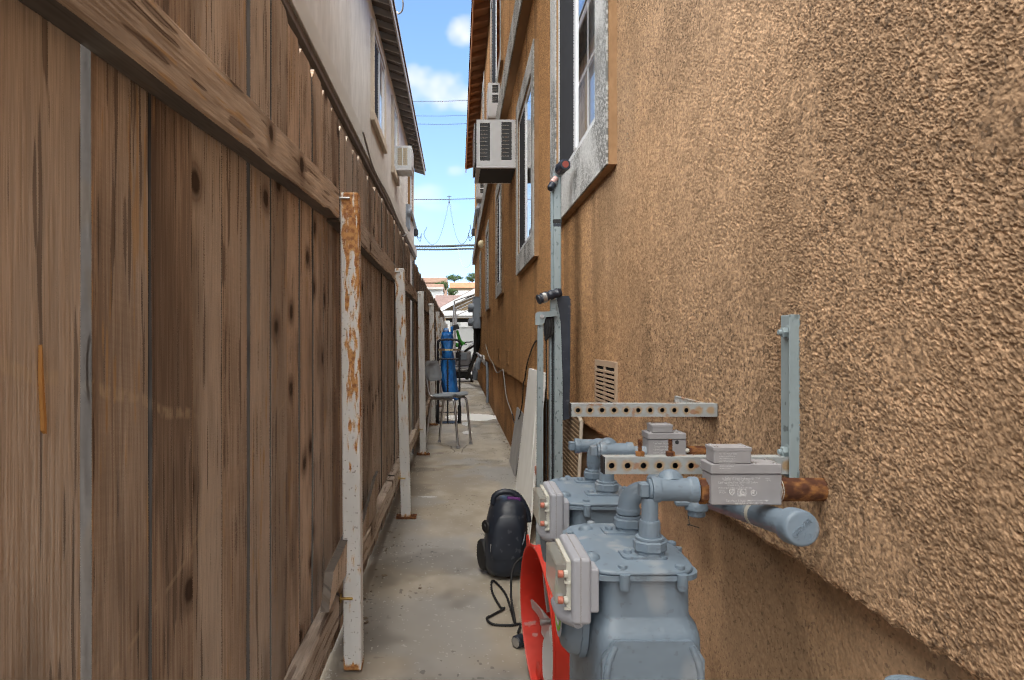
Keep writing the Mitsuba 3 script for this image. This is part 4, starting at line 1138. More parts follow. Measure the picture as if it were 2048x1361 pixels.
# ------------------------------------------------------------------ red drum fan
fan = thing('drum_fan', 'red drum fan with its cage off, standing on edge behind the gas meters', 'fan')
fc_, fr, fd = np.array([.205, 1.93, .201]), .199, .20
fax = np.array([math.cos(math.radians(6.4)), math.sin(math.radians(6.4)), 0.02])   # axis, away from the path
fax /= np.linalg.norm(fax)
prof = [(fr - .0015, .0), (fr + .0035, .0005), (fr + .0035, .004), (fr, .006), (fr, fd - .005), (fr + .003, fd - .003), (fr + .003, fd), (fr - .002, fd), (fr - .003, .004), (fr - .0015, .0)]
part(fan, 'drum', lathe(prof, fc_ - fax * .0, fax, 80), 'red_paint', 40)
fu = np.cross(fax, [0, 0, 1.0]); fu /= np.linalg.norm(fu); fv = np.cross(fu, fax)     # in the plane of the opening


def on_fan(r, ang, t): return fc_ + fax * t + r * (math.cos(ang) * fu + math.sin(ang) * fv)


for ang, inward in ((2.35, 0), (3.3, 0), (5.15, 1), (4.35, 1)):
    s_ = -1 if inward else 1
    p0 = on_fan(fr + (.004 if not inward else -.004), ang, .018)
    n_ = s_ * (on_fan(1, ang, 0) - fc_)
    tdir = np.cross(fax, n_)
    L_ = .055
    tab = sbox(-.022, 0, .022, L_ - .022).union(Point(0, L_ - .022).buffer(.022, 10)).difference(Point(-.008, L_ - .02).buffer(.003)).difference(Point(.008, L_ - .02).buffer(.003)).difference(Point(0, .02).buffer(.003))
    m = trimesh.creation.extrude_polygon(tab, .0025, engine='earcut')
    v = np.array(m.vertices)
    part(fan, 'mounting_tab', trimesh.Trimesh(p0 + np.outer(v[:, 0], tdir) + np.outer(v[:, 1], n_) + np.outer(v[:, 2], fax), m.faces, process=False), 'red_paint')
hub = fc_ + fax * .07
part(fan, 'shaft', tube([hub - fax * .055, hub + fax * .05], .0085, 16), 'steel', 40)
part(fan, 'hub', cat(lathe([(0, 0), (.020, 0), (.022, .003), (.022, .024), (.034, .026), (.034, .032), (0, .032)], hub - fax * .008, fax, 28)), 'steel', 40)
part(fan, 'motor', lathe([(0, 0), (.055, .004), (.062, .015), (.062, .09), (.05, .10), (0, .10)], hub + fax * .035, fax, 32), 'black_plastic', 40)
for q_ in range(4):
    ang0 = .35 + q_ * math.pi / 2
    rs_ = np.linspace(.026, .182, 9)
    hw = np.interp(rs_, [.026, .07, .14, .172, .182], [.020, .045, .062, .055, .034])
    vv = []
    for r_, w_ in zip(rs_, hw):
        for s_ in np.linspace(-1, 1, 7):
            off = s_ * w_
            a_ = ang0 + off / max(r_, .05)
            vv.append(on_fan(r_, a_, .040 + .42 * off * (1 - .3 * r_ / .18) + .012 * (1 - s_ * s_)))
    vv = np.array(vv)
    i, j = np.meshgrid(np.arange(8), np.arange(6), indexing='ij')
    a = i * 7 + j
    q = np.stack([a, a + 1, a + 8, a + 7], -1).reshape(-1, 4)
    f_ = np.vstack([q[:, [0, 1, 2]], q[:, [0, 2, 3]]])
    nv = len(vv)
    edge_i = list(range(0, 7)) + [7 * k_ + 6 for k_ in range(1, 9)] + list(range(61, 55, -1)) + [7 * k_ for k_ in range(7, 0, -1)]
    rim = np.array([[a_, b_] for a_, b_ in zip(edge_i, edge_i[1:] + edge_i[:1])])
    ff = np.vstack([f_, f_[:, ::-1] + nv, np.stack([rim[:, 0], rim[:, 1], rim[:, 1] + nv], 1), np.stack([rim[:, 0], rim[:, 1] + nv, rim[:, 0] + nv], 1)])
    part(fan, 'blade', trimesh.Trimesh(np.vstack([vv, vv + fax * .0018]), ff, process=False), 'blade_grey', 50)
for ang in (.3, 2.4, 4.5):
    part(fan, 'motor_strut', tube([on_fan(fr - .003, ang, .15), on_fan(.05, ang, .15)], .006, 10), 'black_steel', 40)
st = on_fan(.095, 1.05, .078)
part(fan, 'blade_sticker', beam(on_fan(.07, .98, .069), on_fan(.125, .98, .066), .011, .001, up=tuple(fax)), 'print_white')

# ------------------------------------------------------------------ vacuum cleaner
vac = thing('vacuum_cleaner', 'dark upright canister vacuum cleaner with carrying handle and a rear wheel', 'vacuum cleaner')
vx, vy = .195, 2.98
S = lambda z, dx, rx, ry, pw=2.8: (z, vx + dx, vy + .35 * dx, rx, ry, pw)
part(vac, 'body', loft([S(.012, .00, .055, .09), S(.02, .0, .078, .115), (.05, vx, vy, .088, .125, 3), (.11, vx + .0, vy, .089, .125, 3), (.20, vx + .004, vy, .084, .118, 3), (.265, vx + .009, vy, .074, .105, 2.8), (.295, vx + .014, vy, .060, .085, 2.6), (.308, vx + .018, vy, .040, .06, 2.4), (.312, vx + .02, vy, .02, .03, 2)], 48), 'black_plastic', 60)
part(vac, 'side_panel', loft([(.09, vx - .004, vy - .119, .055, .010, 3.2), (.12, vx - .004, vy - .121, .062, .012, 3.2), (.21, vx, vy - .116, .058, .012, 3), (.25, vx + .005, vy - .106, .045, .012, 3), (.262, vx + .008, vy - .100, .03, .010, 3)], 32), 'black_plastic', 60)
part(vac, 'handle', tube(spline([(vx - .055, vy - .03, .285), (vx - .045, vy - .03, .322), (vx - .005, vy - .03, .338), (vx + .045, vy - .03, .325), (vx + .082, vy - .03, .27), (vx + .095, vy - .03, .215)], 7), np.interp(np.arange(36), [0, 10, 30, 35], [.010, .0115, .012, .010]), 14), 'black_plastic', True)
part(vac, 'purple_latch', rounded(vx + .005, vx + .06, vy - .045, vy - .015, .300, .318, .006, 2), 'purple', 40)
part(vac, 'wheel', lathe([(0, 0), (.035, .001), (.058, .005), (.063, .012), (.063, .022), (.058, .026), (0, .026)], (vx - .108, vy - .01, .076), (1, .25, 0), 32), 'black_rubber', 40)
part(vac, 'dial', lathe([(0, .010), (.011, .010), (.013, .006), (.024, .005), (.027, 0), (0, 0)][::-1], (vx - .083, vy - .065, .205), (-1, -.55, 0), 26), 'black_rubber', 40)
nn = np.array([-.62, -1, 0]); nn /= np.linalg.norm(nn)
part(vac, 'rating_label', beam((vx - .058, vy - .108, .108), (vx - .058, vy - .108, .145), .0012, .022, up=tuple(np.cross(nn, [0, 0, 1.0]))), 'cast_grey')
part(vac, 'trim_line', tube(spline([(vx - .01, vy - .1245, .10), (vx + .03, vy - .1225, .115), (vx + .062, vy - .108, .15), (vx + .072, vy - .09, .19)], 8), .0022, 8), 'panel_grey', True)

cable = thing('power_cable', 'thin black power cable looped on the concrete below the vacuum cleaner', 'cable',
              mesh=tube(spline([at(1050, 1110, 2.72), at(1027, 1135, 2.68), at(1022, 1190, 2.55), (X(1030, 2.42), 2.42, .008), (X(1012, 2.70), 2.70, .006), (X(986, 2.86), 2.86, .006), (X(984, 2.74), 2.74, .006), (X(1000, 2.58), 2.58, .006), (X(1008, 2.56), 2.56, .007), (X(985, 2.50), 2.50, .006), (X(974, 2.47), 2.47, .006), (X(985, 2.42), 2.42, .006), (X(1020, 2.41), 2.41, .006), (X(1040, 2.42), 2.42, .006), (X(1036, 2.34), 2.34, .01)], 8), .0042, 8), mat='black_rubber', smooth=True)
cap_ = thing('round_plug', 'round ribbed black plastic plug lying on the concrete beside the red fan', 'plug')
part(cap_, 'barrel', lathe([(0, 0), (.017, .0), (.0195, .003), (.0195, .030), (.017, .034), (0, .034)], (X(1030, 2.26), 2.24, .0195), (.75, .65, 0.0), 20), 'black_plastic', 30)
part(cap_, 'rim', lathe([(0, -.002), (.012, -.002), (.0165, .0005), (0, .0005)], (X(1030, 2.26), 2.24, .0195), (.75, .65, 0.0), 20), 'steel', 30)

# ------------------------------------------------------------------ boards leaning on the wall
def leaning(label, b_far, b_near, t_far, t_near, th, mat, core='drywall'):
    bf, bn, tf, tn = map(lambda q_: np.array(q_, float), (b_far, b_near, t_far, t_near))
    nrm = np.cross(bn - bf, tf - bf)
    nrm /= np.linalg.norm(nrm)
    nrm = nrm if nrm[0] > 0 else -nrm
    u_ = (bn - bf) / np.linalg.norm(bn - bf)
    L, Hh = np.linalg.norm(bn - bf), np.linalg.norm(tf - bf)
    k_ = 14
    t_ = np.linspace(0, 1, k_)[:, None]
    jag = lambda: (rng.normal(0, .0022, (k_, 1)))
    up1, up2 = (tf - bf) / np.linalg.norm(tf - bf), (tn - bn) / np.linalg.norm(tn - bn)
    ring = np.vstack([bf + t_ * (bn - bf), bn + t_[1:] * (tn - bn) + jag()[1:] * u_, (tn + t_[1:] * (tf - tn)) + jag()[1:] * up1, (tf + t_[1:-1] * (bf - tf)) + jag()[1:-1] * u_])
    N = len(ring)
    c = ring.mean(0)
    v = np.vstack([ring, ring + nrm * th, [c], [c + nrm * th]])
    kk = np.arange(N)
    k2 = (kk + 1) % N
    f1 = np.stack([kk, k2, 0 * kk + 2 * N], 1)
    f2 = np.stack([k2 + N, kk + N, 0 * kk + 2 * N + 1], 1)
    side = np.vstack([np.stack([k2, kk, kk + N], 1), np.stack([k2, kk + N, k2 + N], 1)])
    b = thing('leaning_board', label, 'board', 'boards leaning against the house')
    part(b, 'face', trimesh.Trimesh(v, np.vstack([f1, f2]), process=False), mat)
    part(b, 'cut_edge', trimesh.Trimesh(v.copy(), side, process=False), core)
    return b


leaning('grey scuffed board, lowest and farthest of the boards leaning on the wall', (.405, 5.75, .0), (.395, 5.10, .0), (.464, 5.72, .432), (.464, 5.12, .43), .010, 'board_grey', 'board_grey')
leaning('tallest white plasterboard sheet leaning on the wall behind the others', (.372, 4.70, .0), (.35, 3.60, .0), (.436, 4.46, .785), (.434, 3.64, .79), .012, 'drywall')
leaning('shorter white plasterboard sheet in front of the tallest one', (.352, 4.32, .0), (.33, 3.55, .0), (.420, 4.18, .57), (.412, 3.86, .575), .012, 'drywall')
leaning('narrow white plasterboard offcut nearest to the metal stand', (.335, 3.98, .0), (.318, 3.35, .0), (.404, 3.84, .46), (.396, 3.62, .47), .012, 'drywall')
bx_ = thing('red_carton', 'small red box end tucked behind the thin pole of the stand', 'box', mesh=box(.372, .40, 3.45, 3.52, .31, .345, .002), mat='dial_red')

# ------------------------------------------------------------------ metal stand with taped handles
st_ = thing('metal_stand', 'tall blue-grey metal equipment stand with taped handles against the wall', 'stand')
YS = 2.6
col_x0, col_x1 = X(1106, YS), X(1123, YS)
part(st_, 'mast', cat(prism([(col_x0 + .006, .0), (col_x0 + .006, 1.05), (col_x0 + .008, 1.12), (col_x0 + .010, 1.12), (col_x1 - .003, 1.02), (col_x1 + .004, .80), (col_x1 + .004, .0)], YS, YS + .006, 'xz'), box(col_x0 + .006, col_x0 + .010, YS + .0062, YS + .05, 0, 1.10)), 'galvanised')
part(st_, 'slide_rail', box(X(1100.5, YS), X(1104, YS), YS + .012, YS + .05, .0, 1.06, .001), 'galvanised')
part(st_, 'slide_groove', box(X(1104, YS) + .0001, col_x0 + .0055, YS + .03, YS + .045, .0, 1.06), 'black_steel')
part(st_, 'upper_tube', box(X(1108, YS), X(1123.5, YS), YS + .010, YS + .040, 1.12, 1.575, .003), 'galvanised')
part(st_, 'upper_edge', box(X(1104, YS), X(1107.5, YS), YS + .016, YS + .040, 1.0, 1.50, .001), 'galvanised')
part(st_, 'clamp_ring', box(X(1107, YS), X(1124.5, YS), YS + .008, YS + .042, Z(446, YS), Z(438, YS), .001), 'black_rubber')
part(st_, 'clamp_band', box(X(1108.2, YS), X(1123, YS), YS + .0088, YS + .0415, Z(452.5, YS), Z(446.5, YS), .001), 'black_plastic')
part(st_, 'thin_pole', prism([(X(1070.5, YS), .0), (X(1074.5, YS), Z(650, YS)), (X(1085.5, YS), Z(650, YS)), (X(1084.5, YS), .0)], YS - .02, YS - .002, 'xz'), 'galvanised')
pl = Polygon([(X(1070, YS), Z(650, YS)), (X(1070, YS), Z(629, YS)), (X(1074, YS), Z(625.5, YS)), (X(1111, YS), Z(624, YS)), (X(1112, YS), Z(632, YS)), (X(1089, YS), Z(634.5, YS)), (X(1086, YS), Z(646, YS)), (X(1082, YS), Z(650.5, YS))]).buffer(.0015)
part(st_, 'pivot_plate', prism(pl, YS - .026, YS - .021, 'xz'), 'galvanised', 30)
part(st_, 'pivot_bolt', cat(disc(.0078, .006, (X(1082, YS), YS - .026, Z(634, YS)), (0, -1, 0), 18)), 'steel', 40)
part(st_, 'handle_bracket', box(X(1099, YS), X(1111, YS), YS - .02, YS - .012, Z(628, YS), Z(600, YS), .002), 'galvanised')
bb = Polygon([(X(1113, YS), Z(603, YS)), (X(1117, YS), Z(592, YS)), (X(1139, YS), Z(592, YS)), (X(1142, YS), Z(600, YS)), (X(1140, YS), Z(838, YS)), (X(1127, YS), Z(842, YS))])
part(st_, 'black_housing', prism(bb, YS + .008, YS + .075, 'xz'), 'black_plastic')


def taped(a, b, r, tip, tip_mat):
    a, b = np.array(a), np.array(b)
    h = holder(st_, 'taped_handle')
    p_ = spline([a, a * .6 + b * .4 + np.array([0, 0, .002]), b], 8)
    part(h, 'tape', tube(p_, r * (1 + .13 * np.sin(np.arange(len(p_)) * 1.9)), 16), 'black_plastic', 40)
    d = (b - a) / np.linalg.norm(b - a)
    part(h, 'tip', lathe([(0, 0), (r * .62, 0), (r * .62, .002), (0, .002)], b, d, 18), tip_mat, 40)
    part(h, 'foil_band', tube([a + d * .015, a + d * .03], r * 1.12, 16), 'steel', 40)


pbr('handle_red', (.20, .04, .028), .6)
pbr('handle_pink', (.58, .36, .33), .6)
taped(at(1117, 343, YS + .03), at(1131, 329, YS - .10), .019, None, 'handle_red')
taped(at(1112, 360, YS + .02), at(1100, 378, YS - .01), .012, None, 'black_rubber')
part(st_, 'handle_sleeve', tube([at(1112, 357, YS + .012), at(1104, 366, YS + .0)], .0105, 14), 'handle_pink', 40)
taped(at(1076, 600, YS - .05), at(1121, 585, YS - .03), .0165, None, 'handle_pink')
for q_ in range(5):
    ox = 1091 + 3.1 * q_
    part(st_, 'cord_coil', tube(spline([at(ox, 632, YS - .01), at(ox - 2, 655, YS - .012 - .004 * (q_ % 2)), at(ox + .5, 682 - 3 * q_, YS - .01), at(ox + 2.5, 655, YS - .008), at(ox + 1.5, 633, YS - .008)], 6), .0032, 8), 'black_rubber', True)
part(st_, 'hanging_cord', tube(spline([at(1092.5, 680, YS), at(1092.6, 800, YS), at(1092.5, 1000, YS)], 6), .0022, 8), 'black_rubber', True)
part(st_, 'foot_plate', box(X(1072, YS), X(1126, YS), YS - .06, YS + .12, .0005, .008, .002), 'galvanised')

# pleated filter panel leaning at the wall behind the stand
fl = thing('filter_panel', 'brown pleated filter panel in a pale frame leaning behind the stand', 'panel')
p00, p10, p11, p01 = np.array([.372, 2.92, .0]), np.array([.386, 2.44, .0]), np.array([.421, 2.47, .675]), np.array([.408, 2.86, .70])
for q_, t_ in enumerate(np.linspace(.01, .985, 44)):
    a_, b_ = p00 + t_ * (p01 - p00), p10 + t_ * (p11 - p10)
    part(fl, 'pleat', beam(a_, b_, .010, .0075, up=(1, 0, .2)), 'filter_brown')
part(fl, 'frame', cat(tube([p10, p11], .0065, 10), tube(spline([p11, p11 * .8 + p01 * .2 + np.array([0, 0, .012]), p01], 4), .0065, 10), tube([p00, p01], .0065, 10), tube([p00, p10], .0065, 10)), 'filter_frame', 40)
part(fl, 'clip', disc(.008, .01, p10 * .62 + p11 * .38, (-.3, -1, 0), 12), 'tape_white', 40)

# ------------------------------------------------------------------ cables on the house wall
thing('wall_cable', 'thin black cable curving down the stucco from a hole to the ground', 'cable',
      mesh=tube(spline([(.447, 3.9, .985 - .03), (.438, 4.15, .94), (.437, 4.55, .82), (.437, 4.75, .70), (.437, 4.85, .66), (.455, 5.15, .50), (.455, 5.55, .33), (.462, 5.95, .285), (.466, 6.2, .33)], 8), .0042, 8), mat='black_rubber', smooth=True)
thing('wall_cable', 'pale grey cable sagging along the lip of the stucco far down the wall', 'cable',
      mesh=tube(spline([(.462, 6.2, .33), (.44, 6.6, .45), (.437, 7.0, .66), (.437, 7.3, .655), (.437, 8.2, .60), (.437, 9.2, .68), (.437, 10.2, .73), (.437, 11.5, .90)], 8), .0042, 8), mat='wire_white', smooth=True)

# ------------------------------------------------------------------ chair in the path
ch = thing('chair', 'grey plastic school chair with chrome legs standing in the path by the fence', 'chair')
CC = np.array([-.085, 6.62, 0.0])
RZ = math.radians(-24)


def loc(x, y, z):
    return CC + np.array([x * math.cos(RZ) - y * math.sin(RZ), x * math.sin(RZ) + y * math.cos(RZ), z])


def shell(fn, nu, nv, th):
    """A thin panel from a surface function, thickened along its normals."""
    us, vs = np.meshgrid(np.linspace(-1, 1, nu), np.linspace(-1, 1, nv), indexing='ij')
    p_ = np.array([fn(a_, b_) for a_, b_ in zip(us.ravel(), vs.ravel())])
    i, j = np.meshgrid(np.arange(nu - 1), np.arange(nv - 1), indexing='ij')
    a = i * nv + j
    q = np.stack([a, a + 1, a + nv + 1, a + nv], -1).reshape(-1, 4)
    f = np.vstack([q[:, [0, 1, 2]], q[:, [0, 2, 3]]])
    m = trimesh.Trimesh(p_, f, process=False)
    nrm = np.array(m.vertex_normals)
    e = [k_ * nv for k_ in range(nu)] + [(nu - 1) * nv + k_ for k_ in range(1, nv)] + [k_ * nv + nv - 1 for k_ in range(nu - 2, -1, -1)] + list(range(nv - 2, 0, -1))
    e = np.array(e)
    e2 = np.roll(e, -1)
    N = len(p_)
    return trimesh.Trimesh(np.vstack([p_, p_ - nrm * th]), np.vstack([f, f[:, ::-1] + N, np.stack([e, e2, e2 + N], 1), np.stack([e, e2 + N, e + N], 1)]), process=False)


def sq(a_, b_, pw=.5):
    """Square to rounded square."""
    r_ = max(abs(a_), abs(b_)) + 1e-9
    l_ = (abs(a_ / r_) ** 5 + abs(b_ / r_) ** 5) ** .2
    return a_ / max(l_, 1.0), b_ / max(l_, 1.0)


def seat(a_, b_):
    a_, b_ = sq(a_, b_)
    r_ = max(abs(a_), abs(b_))
    dip = -.014 * (1 - min(1, (a_ * a_ + b_ * b_))) + (-.022 * max(0, r_ - .82) / .18)
    return loc(.125 * a_ + .018, .155 * b_, .468 + dip + .008 * a_)


def back(a_, b_):
    a_, b_ = sq(a_, b_)
    r_ = math.hypot(a_, b_ * 1.0)
    slot = -.012 * math.exp(-((a_ / .5) ** 6 + (b_ / .62) ** 6))
    return loc(-.150 - .022 * b_ + slot - .02 * (1 - a_ * a_) * .5, .150 * a_, .680 + .092 * b_)


part(ch, 'seat', shell(seat, 25, 25, .016), 'chair_grey', 50)
part(ch, 'backrest', shell(back, 25, 25, -.018), 'chair_grey', 50)
for s_ in (-1, 1):
    yy = .135 * s_
    part(ch, 'front_leg', tube(spline([loc(.02, yy, .432), loc(.085, yy, .434), loc(.118, yy, .405), loc(.135, yy * 1.03, .25), loc(.158, yy * 1.08, .012)], 7), .0105, 14), 'chrome', 40)
    part(ch, 'rear_leg', tube(spline([loc(-.02, yy, .432), loc(-.085, yy, .434), loc(-.112, yy, .405), loc(-.135, yy * 1.03, .25), loc(-.165, yy * 1.08, .012)], 7), .0105, 14), 'chrome', 40)
    part(ch, 'back_upright', tube(spline([loc(.0, yy, .445), loc(-.09, yy, .446), loc(-.128, yy, .475), loc(-.152, yy, .58), loc(-.178, yy * .97, .765)], 7), .0098, 14), 'chrome', 40)
    for fx in (.158, -.165):
        part(ch, 'foot_cap', lathe([(0, 0), (.0165, 0), (.0165, .012), (.012, .024), (0, .024)], loc(fx, yy * 1.08, .001), (0, 0, 1), 16), 'cast_grey', 40)
    for zz in (.62, .715):
        part(ch, 'rivet', disc(.008, .012, loc(-.176 - .0 * zz, yy * .98, zz), (-1, 0, 0), 12), 'steel', 40)
    part(ch, 'seat_rail', tube([loc(-.10, yy, .436), loc(.10, yy, .436)], .009, 12), 'chrome', 40)

# ------------------------------------------------------------------ hand truck and what stands behind it
ht = thing('hand_truck', 'black tubular hand truck standing upright behind the chair', 'hand truck')
YT = 8.35
hx0, hx1, ztop = X(876, YT), X(919, YT), Z(680, YT)
part(ht, 'frame', tube(spline([(hx0 + .005, YT, .02), (hx0, YT, .45), (hx0, YT, ztop - .06), (hx0 + .012, YT, ztop - .016), (hx0 + .05, YT, ztop), (hx1 - .05, YT, ztop), (hx1 - .012, YT, ztop - .016), (hx1, YT, ztop - .06), (hx1, YT, .45), (hx1 + .005, YT, .02)], 8), .0125, 14), 'black_steel', True)
for v_, r_ in ((718.5, .009), (825, .006), (848, .006)):
    part(ht, 'crossbar', tube([(hx0, YT + .002, Z(v_, YT)), (hx1, YT + .002, Z(v_, YT))], r_, 12), 'black_steel', 40)
part(ht, 'center_bar', box(X(893.5, YT), X(897, YT), YT - .006, YT + .006, Z(848, YT), Z(719, YT), .001), 'black_steel')
part(ht, 'toe_plate', box(hx0, hx1 + .02, YT + .01, YT + .22, .004, .010), 'black_steel')
for wx in (hx0 - .01, hx1 + .0):
    part(ht, 'wheel', lathe([(0, -.02), (.05, -.02), (.095, -.018), (.105, -.01), (.105, .01), (.095, .018), (.05, .02), (0, .02)], (wx, YT + .10, .107), (1, 0, 0), 28), 'black_rubber', 40)
part(ht, 'strap', cat(box(hx0, hx1, YT - .016, YT - .013, Z(702, YT), Z(698, YT)), tube([(hx0 + .035, YT - .016, Z(700, YT)), (hx0 + .03, YT - .018, Z(712, YT))], .012, 8)), 'filter_brown')
part(ht, 'strap_label', box(X(890, YT), X(906, YT), YT - .018, YT - .0165, Z(701.5, YT), Z(698.7, YT)), 'globe')

tp = thing('wrapped_mattress', 'tall narrow bundle wrapped in bright blue plastic leaning at the fence behind the hand truck', 'bundle')
YB = 11.6
secs = []
for t_ in np.linspace(0, 1, 16):
    z_ = t_ * (Z(664, YB))
    l_, r_ = np.interp(z_, [0, .25, .7, 1.1], [X(887, YB), X(884, YB), X(884, YB), X(884, YB)]), np.interp(z_, [0, .3, .6, .9, 1.1], [X(918, YB), X(913, YB), X(907, YB), X(905.5, YB), X(904, YB)])
    secs.append((z_, (l_ + r_) / 2, YB + .3, (r_ - l_) / 2 * (1 if .01 < t_ < .97 else .8), .32, 4))
m = loft(secs, 60)
v = np.array(m.vertices)
v += (meshkit.fbm(v * np.array([16, 9, 5]), 3, 5)[:, None] - .5) * .09 * np.array([1, 1, .5])
part(tp, 'wrap', trimesh.Trimesh(v, m.faces, process=False), 'tarp_blue', True)
part(tp, 'tied_end', loft([(Z(668, YB), X(903, YB), YB + .1, .022, .03, 2), (Z(660, YB), X(904, YB), YB + .1, .018, .024, 2), (Z(655, YB), X(904.5, YB), YB + .1, .028, .035, 2), (Z(653, YB), X(904.5, YB), YB + .1, .012, .02, 2)], 18), 'tarp_blue', True)
m = loft([(Z(665, YB), X(891.5, YB), YB + .26, .050, .2, 3), (Z(660, YB), X(891.5, YB), YB + .26, .048, .2, 3), (Z(656, YB), X(892, YB), YB + .26, .03, .15, 3)], 24)
pbr('tarp_pale', lambda p, n, uv: mix((.10, .28, .66), (.45, .58, .78), smoothstep(.4, .62, fbm(p.x * 26, p.y * 12, p.z * 26, 3))), .35)
part(tp, 'bunched_top', m, 'tarp_pale', True, label='pale bunched plastic at the top of the blue bundle')

# mower-like machine and clutter farther on
mw = thing('lawn_mower', 'grey lawn mower with a dark catcher and folded tube handles beyond the hand truck', 'lawn mower')
YM = 16.8
part(mw, 'deck', rounded(X(909, YM), X(946, YM), YM, YM + .6, Z(744, YM), Z(734, YM), .03, 2), 'cast_grey', 40)
part(mw, 'skirt', rounded(X(911, YM), X(942, YM), YM + .04, YM + .55, Z(757, YM), Z(744, YM) + .005, .03, 2), 'black_rubber', 40)
part(mw, 'lower_lip', tube(spline([at(910, 733, YM), at(913, 738, YM - .02), at(925, 740, YM - .04), at(938, 737, YM - .02), at(942, 731, YM)], 6), .012, 10), 'drywall', 40)
part(mw, 'engine_shroud', rounded(X(911, YM), X(942, YM), YM + .1, YM + .5, Z(733, YM), Z(702, YM), .05, 2), 'cast_grey', 40)
part(mw, 'front_panel', rounded(X(921, YM), X(934, YM), YM + .08, YM + .12, Z(721, YM), Z(706, YM), .015, 2), 'panel_grey', 40)
part(mw, 'side_grille', box(X(911.5, YM), X(917, YM), YM + .085, YM + .1, Z(722, YM), Z(705, YM), .004), 'black_rubber')
for k_, (a_, b_, c_) in enumerate((((914, 706), (921, 690), (933, 689)), ((921, 700), (926, 687), (945, 684)), ((930, 700), (938, 694), (946, 687)))):
    part(mw, 'handle', tube(spline([at(*a_, YM + .1), at(*b_, YM + .15), at(*c_, YM + .3)], 6), .014, 10), 'black_steel' if k_ < 2 else 'alu', 40)
for u_ in (911, 943):
    part(mw, 'wheel', lathe([(0, -.03), (.07, -.03), (.09, -.02), (.09, .02), (.07, .03), (0, .03)], (X(u_, YM), YM + .05, .09), (1, 0, 0), 24), 'black_rubber', 40)
tr = thing('string_trimmer', 'green garden trimmer with a dark square head rising behind the blue bundle', 'trimmer')
YG = 15.8
part(tr, 'shaft', tube(spline([at(914, 661, YG), at(917, 672, YG), at(920, 682, YG), at(927, 690, YG)], 6), np.interp(np.arange(19), [0, 18], [.025, .045]), 12), 'green_plastic', 40)
part(tr, 'motor', rounded(X(911, YG), X(921, YG), YG - .08, YG + .06, Z(695, YG), Z(686, YG), .03, 2), 'green_plastic', 40)
part(tr, 'guard', rot(box(X(903.5, YG), X(918, YG), YG - .03, YG + .05, Z(660, YG), Z(650, YG), .01), -14, (0, 1, 0), at(911, 655, YG)), 'ac_dark')
part(tr, 'brace', tube([at(919, 688, YG), at(930, 686, YG)], .03, 12), 'green_plastic', 40)
rk = thing('metal_rack', 'white metal rack of sloping parallel tubes standing above the blue bundle', 'rack')
YR = 19.5
for k_, (u0, v0, u1, v1) in enumerate(((905, 663, 909, 604), (908.5, 670, 911, 618), (911, 672, 913.5, 628))):
    part(rk, 'upright', tube(spline([at(u0, v0 + 60, YR + .35 * k_), at(u0, v0, YR + .35 * k_), at(u1, v1, YR + .35 * k_)], 5), .022, 10), 'alu' if k_ == 0 else 'white_wall', 40)
for k_, (u0, v0, u1, v1) in enumerate(((909, 604, 951, 588), (911, 618, 947, 600), (911, 624, 944, 608), (913.5, 632, 946, 616), (912, 609, 952, 592))):
    part(rk, 'sloping_tube', tube(spline([at(u0, v0, YR + .2 * k_), at(u0 + 3, v0 - 2.6, YR + .2 * k_), at(u1, v1, YR + .2 * k_ + .3)], 4), .017, 10), 'white_wall' if k_ != 3 else 'alu', 40)
sc_ = thing('scooter', 'grey wheeled frame with pale seat leaning at the house end near the meter box', 'scooter')
YC = 17.6
part(sc_, 'frame', tube(spline([at(936, 753, YC), at(940, 738, YC), at(944, 716, YC), at(949, 704, YC)], 6), .022, 10), 'alu', 40)
part(sc_, 'wheel', lathe([(0, -.025), (.13, -.025), (.17, -.015), (.17, .015), (.13, .025), (0, .025)], (X(950, YC), YC + .05, .17), (1, .4, 0), 28), 'panel_grey', 40)
part(sc_, 'fender', tube(spline([at(944, 742, YC), at(946, 732, YC), at(951, 729, YC), at(956, 735, YC)], 6), .035, 10), 'drywall', 40)

# electrical panel and its conduit on the stucco house
ep = thing('meter_box', 'blue-grey electrical meter box on the far end of the stucco wall', 'meter box')
YP2 = 14.0
part(ep, 'cabinet', box(X(947.5, YP2), WX - .002, YP2, YP2 + 1.3, Z(657, YP2), Z(595, YP2), .006), 'panel_grey')
part(ep, 'rain_lip', box(X(946.8, YP2), WX - .002, YP2 - .01, YP2 + 1.31, Z(595, YP2), Z(594, YP2)), 'panel_grey')
for zz, yy in ((1.62, .35), (1.62, .95), (1.33, .35), (1.33, .95)):
    part(ep, 'dial_meter', lathe([(0, -.10), (.055, -.10), (.075, -.085), (.078, -.0), (0, 0)], (X(947.5, YP2), YP2 + yy, zz), (1, 0, 0), 24), 'ac_beige' if yy > .5 else 'panel_grey', 40)
cd = thing('black_conduit', 'thick black flexible conduit dropping from the meter box to the path', 'conduit')
part(cd, 'pipe', tube(spline([at(958, 656, 14.3), at(956, 690, 14.4), at(950, 712, 14.8), at(941, 735, 15.8), at(934, 757, 16.4)], 8), .042, 14), 'black_rubber', True)
part(cd, 'branch', tube(spline([at(955, 690, 14.4), at(948, 692, 14.9), at(938, 698, 15.4), at(930, 703, 15.8)], 8), .022, 12), 'black_rubber', True)
part(cd, 'upright', tube([at(950.5, 658, 14.2), at(950.5, 712, 14.2)], .035, 12), 'black_rubber', True)
cc = thing('conduit_elbow', 'grey conduit elbow coming out of the wall under the meter box', 'conduit',
           mesh=tube(spline([(.46, 13.2, .66), (.40, 13.15, .64), (.36, 13.1, .56), (.345, 13.1, .44)], 6), .05, 14), mat='panel_grey', smooth=True)
wt = thing('water_tap', 'cluster of pale taps and pipe stubs on the wall below the meter box', 'tap')
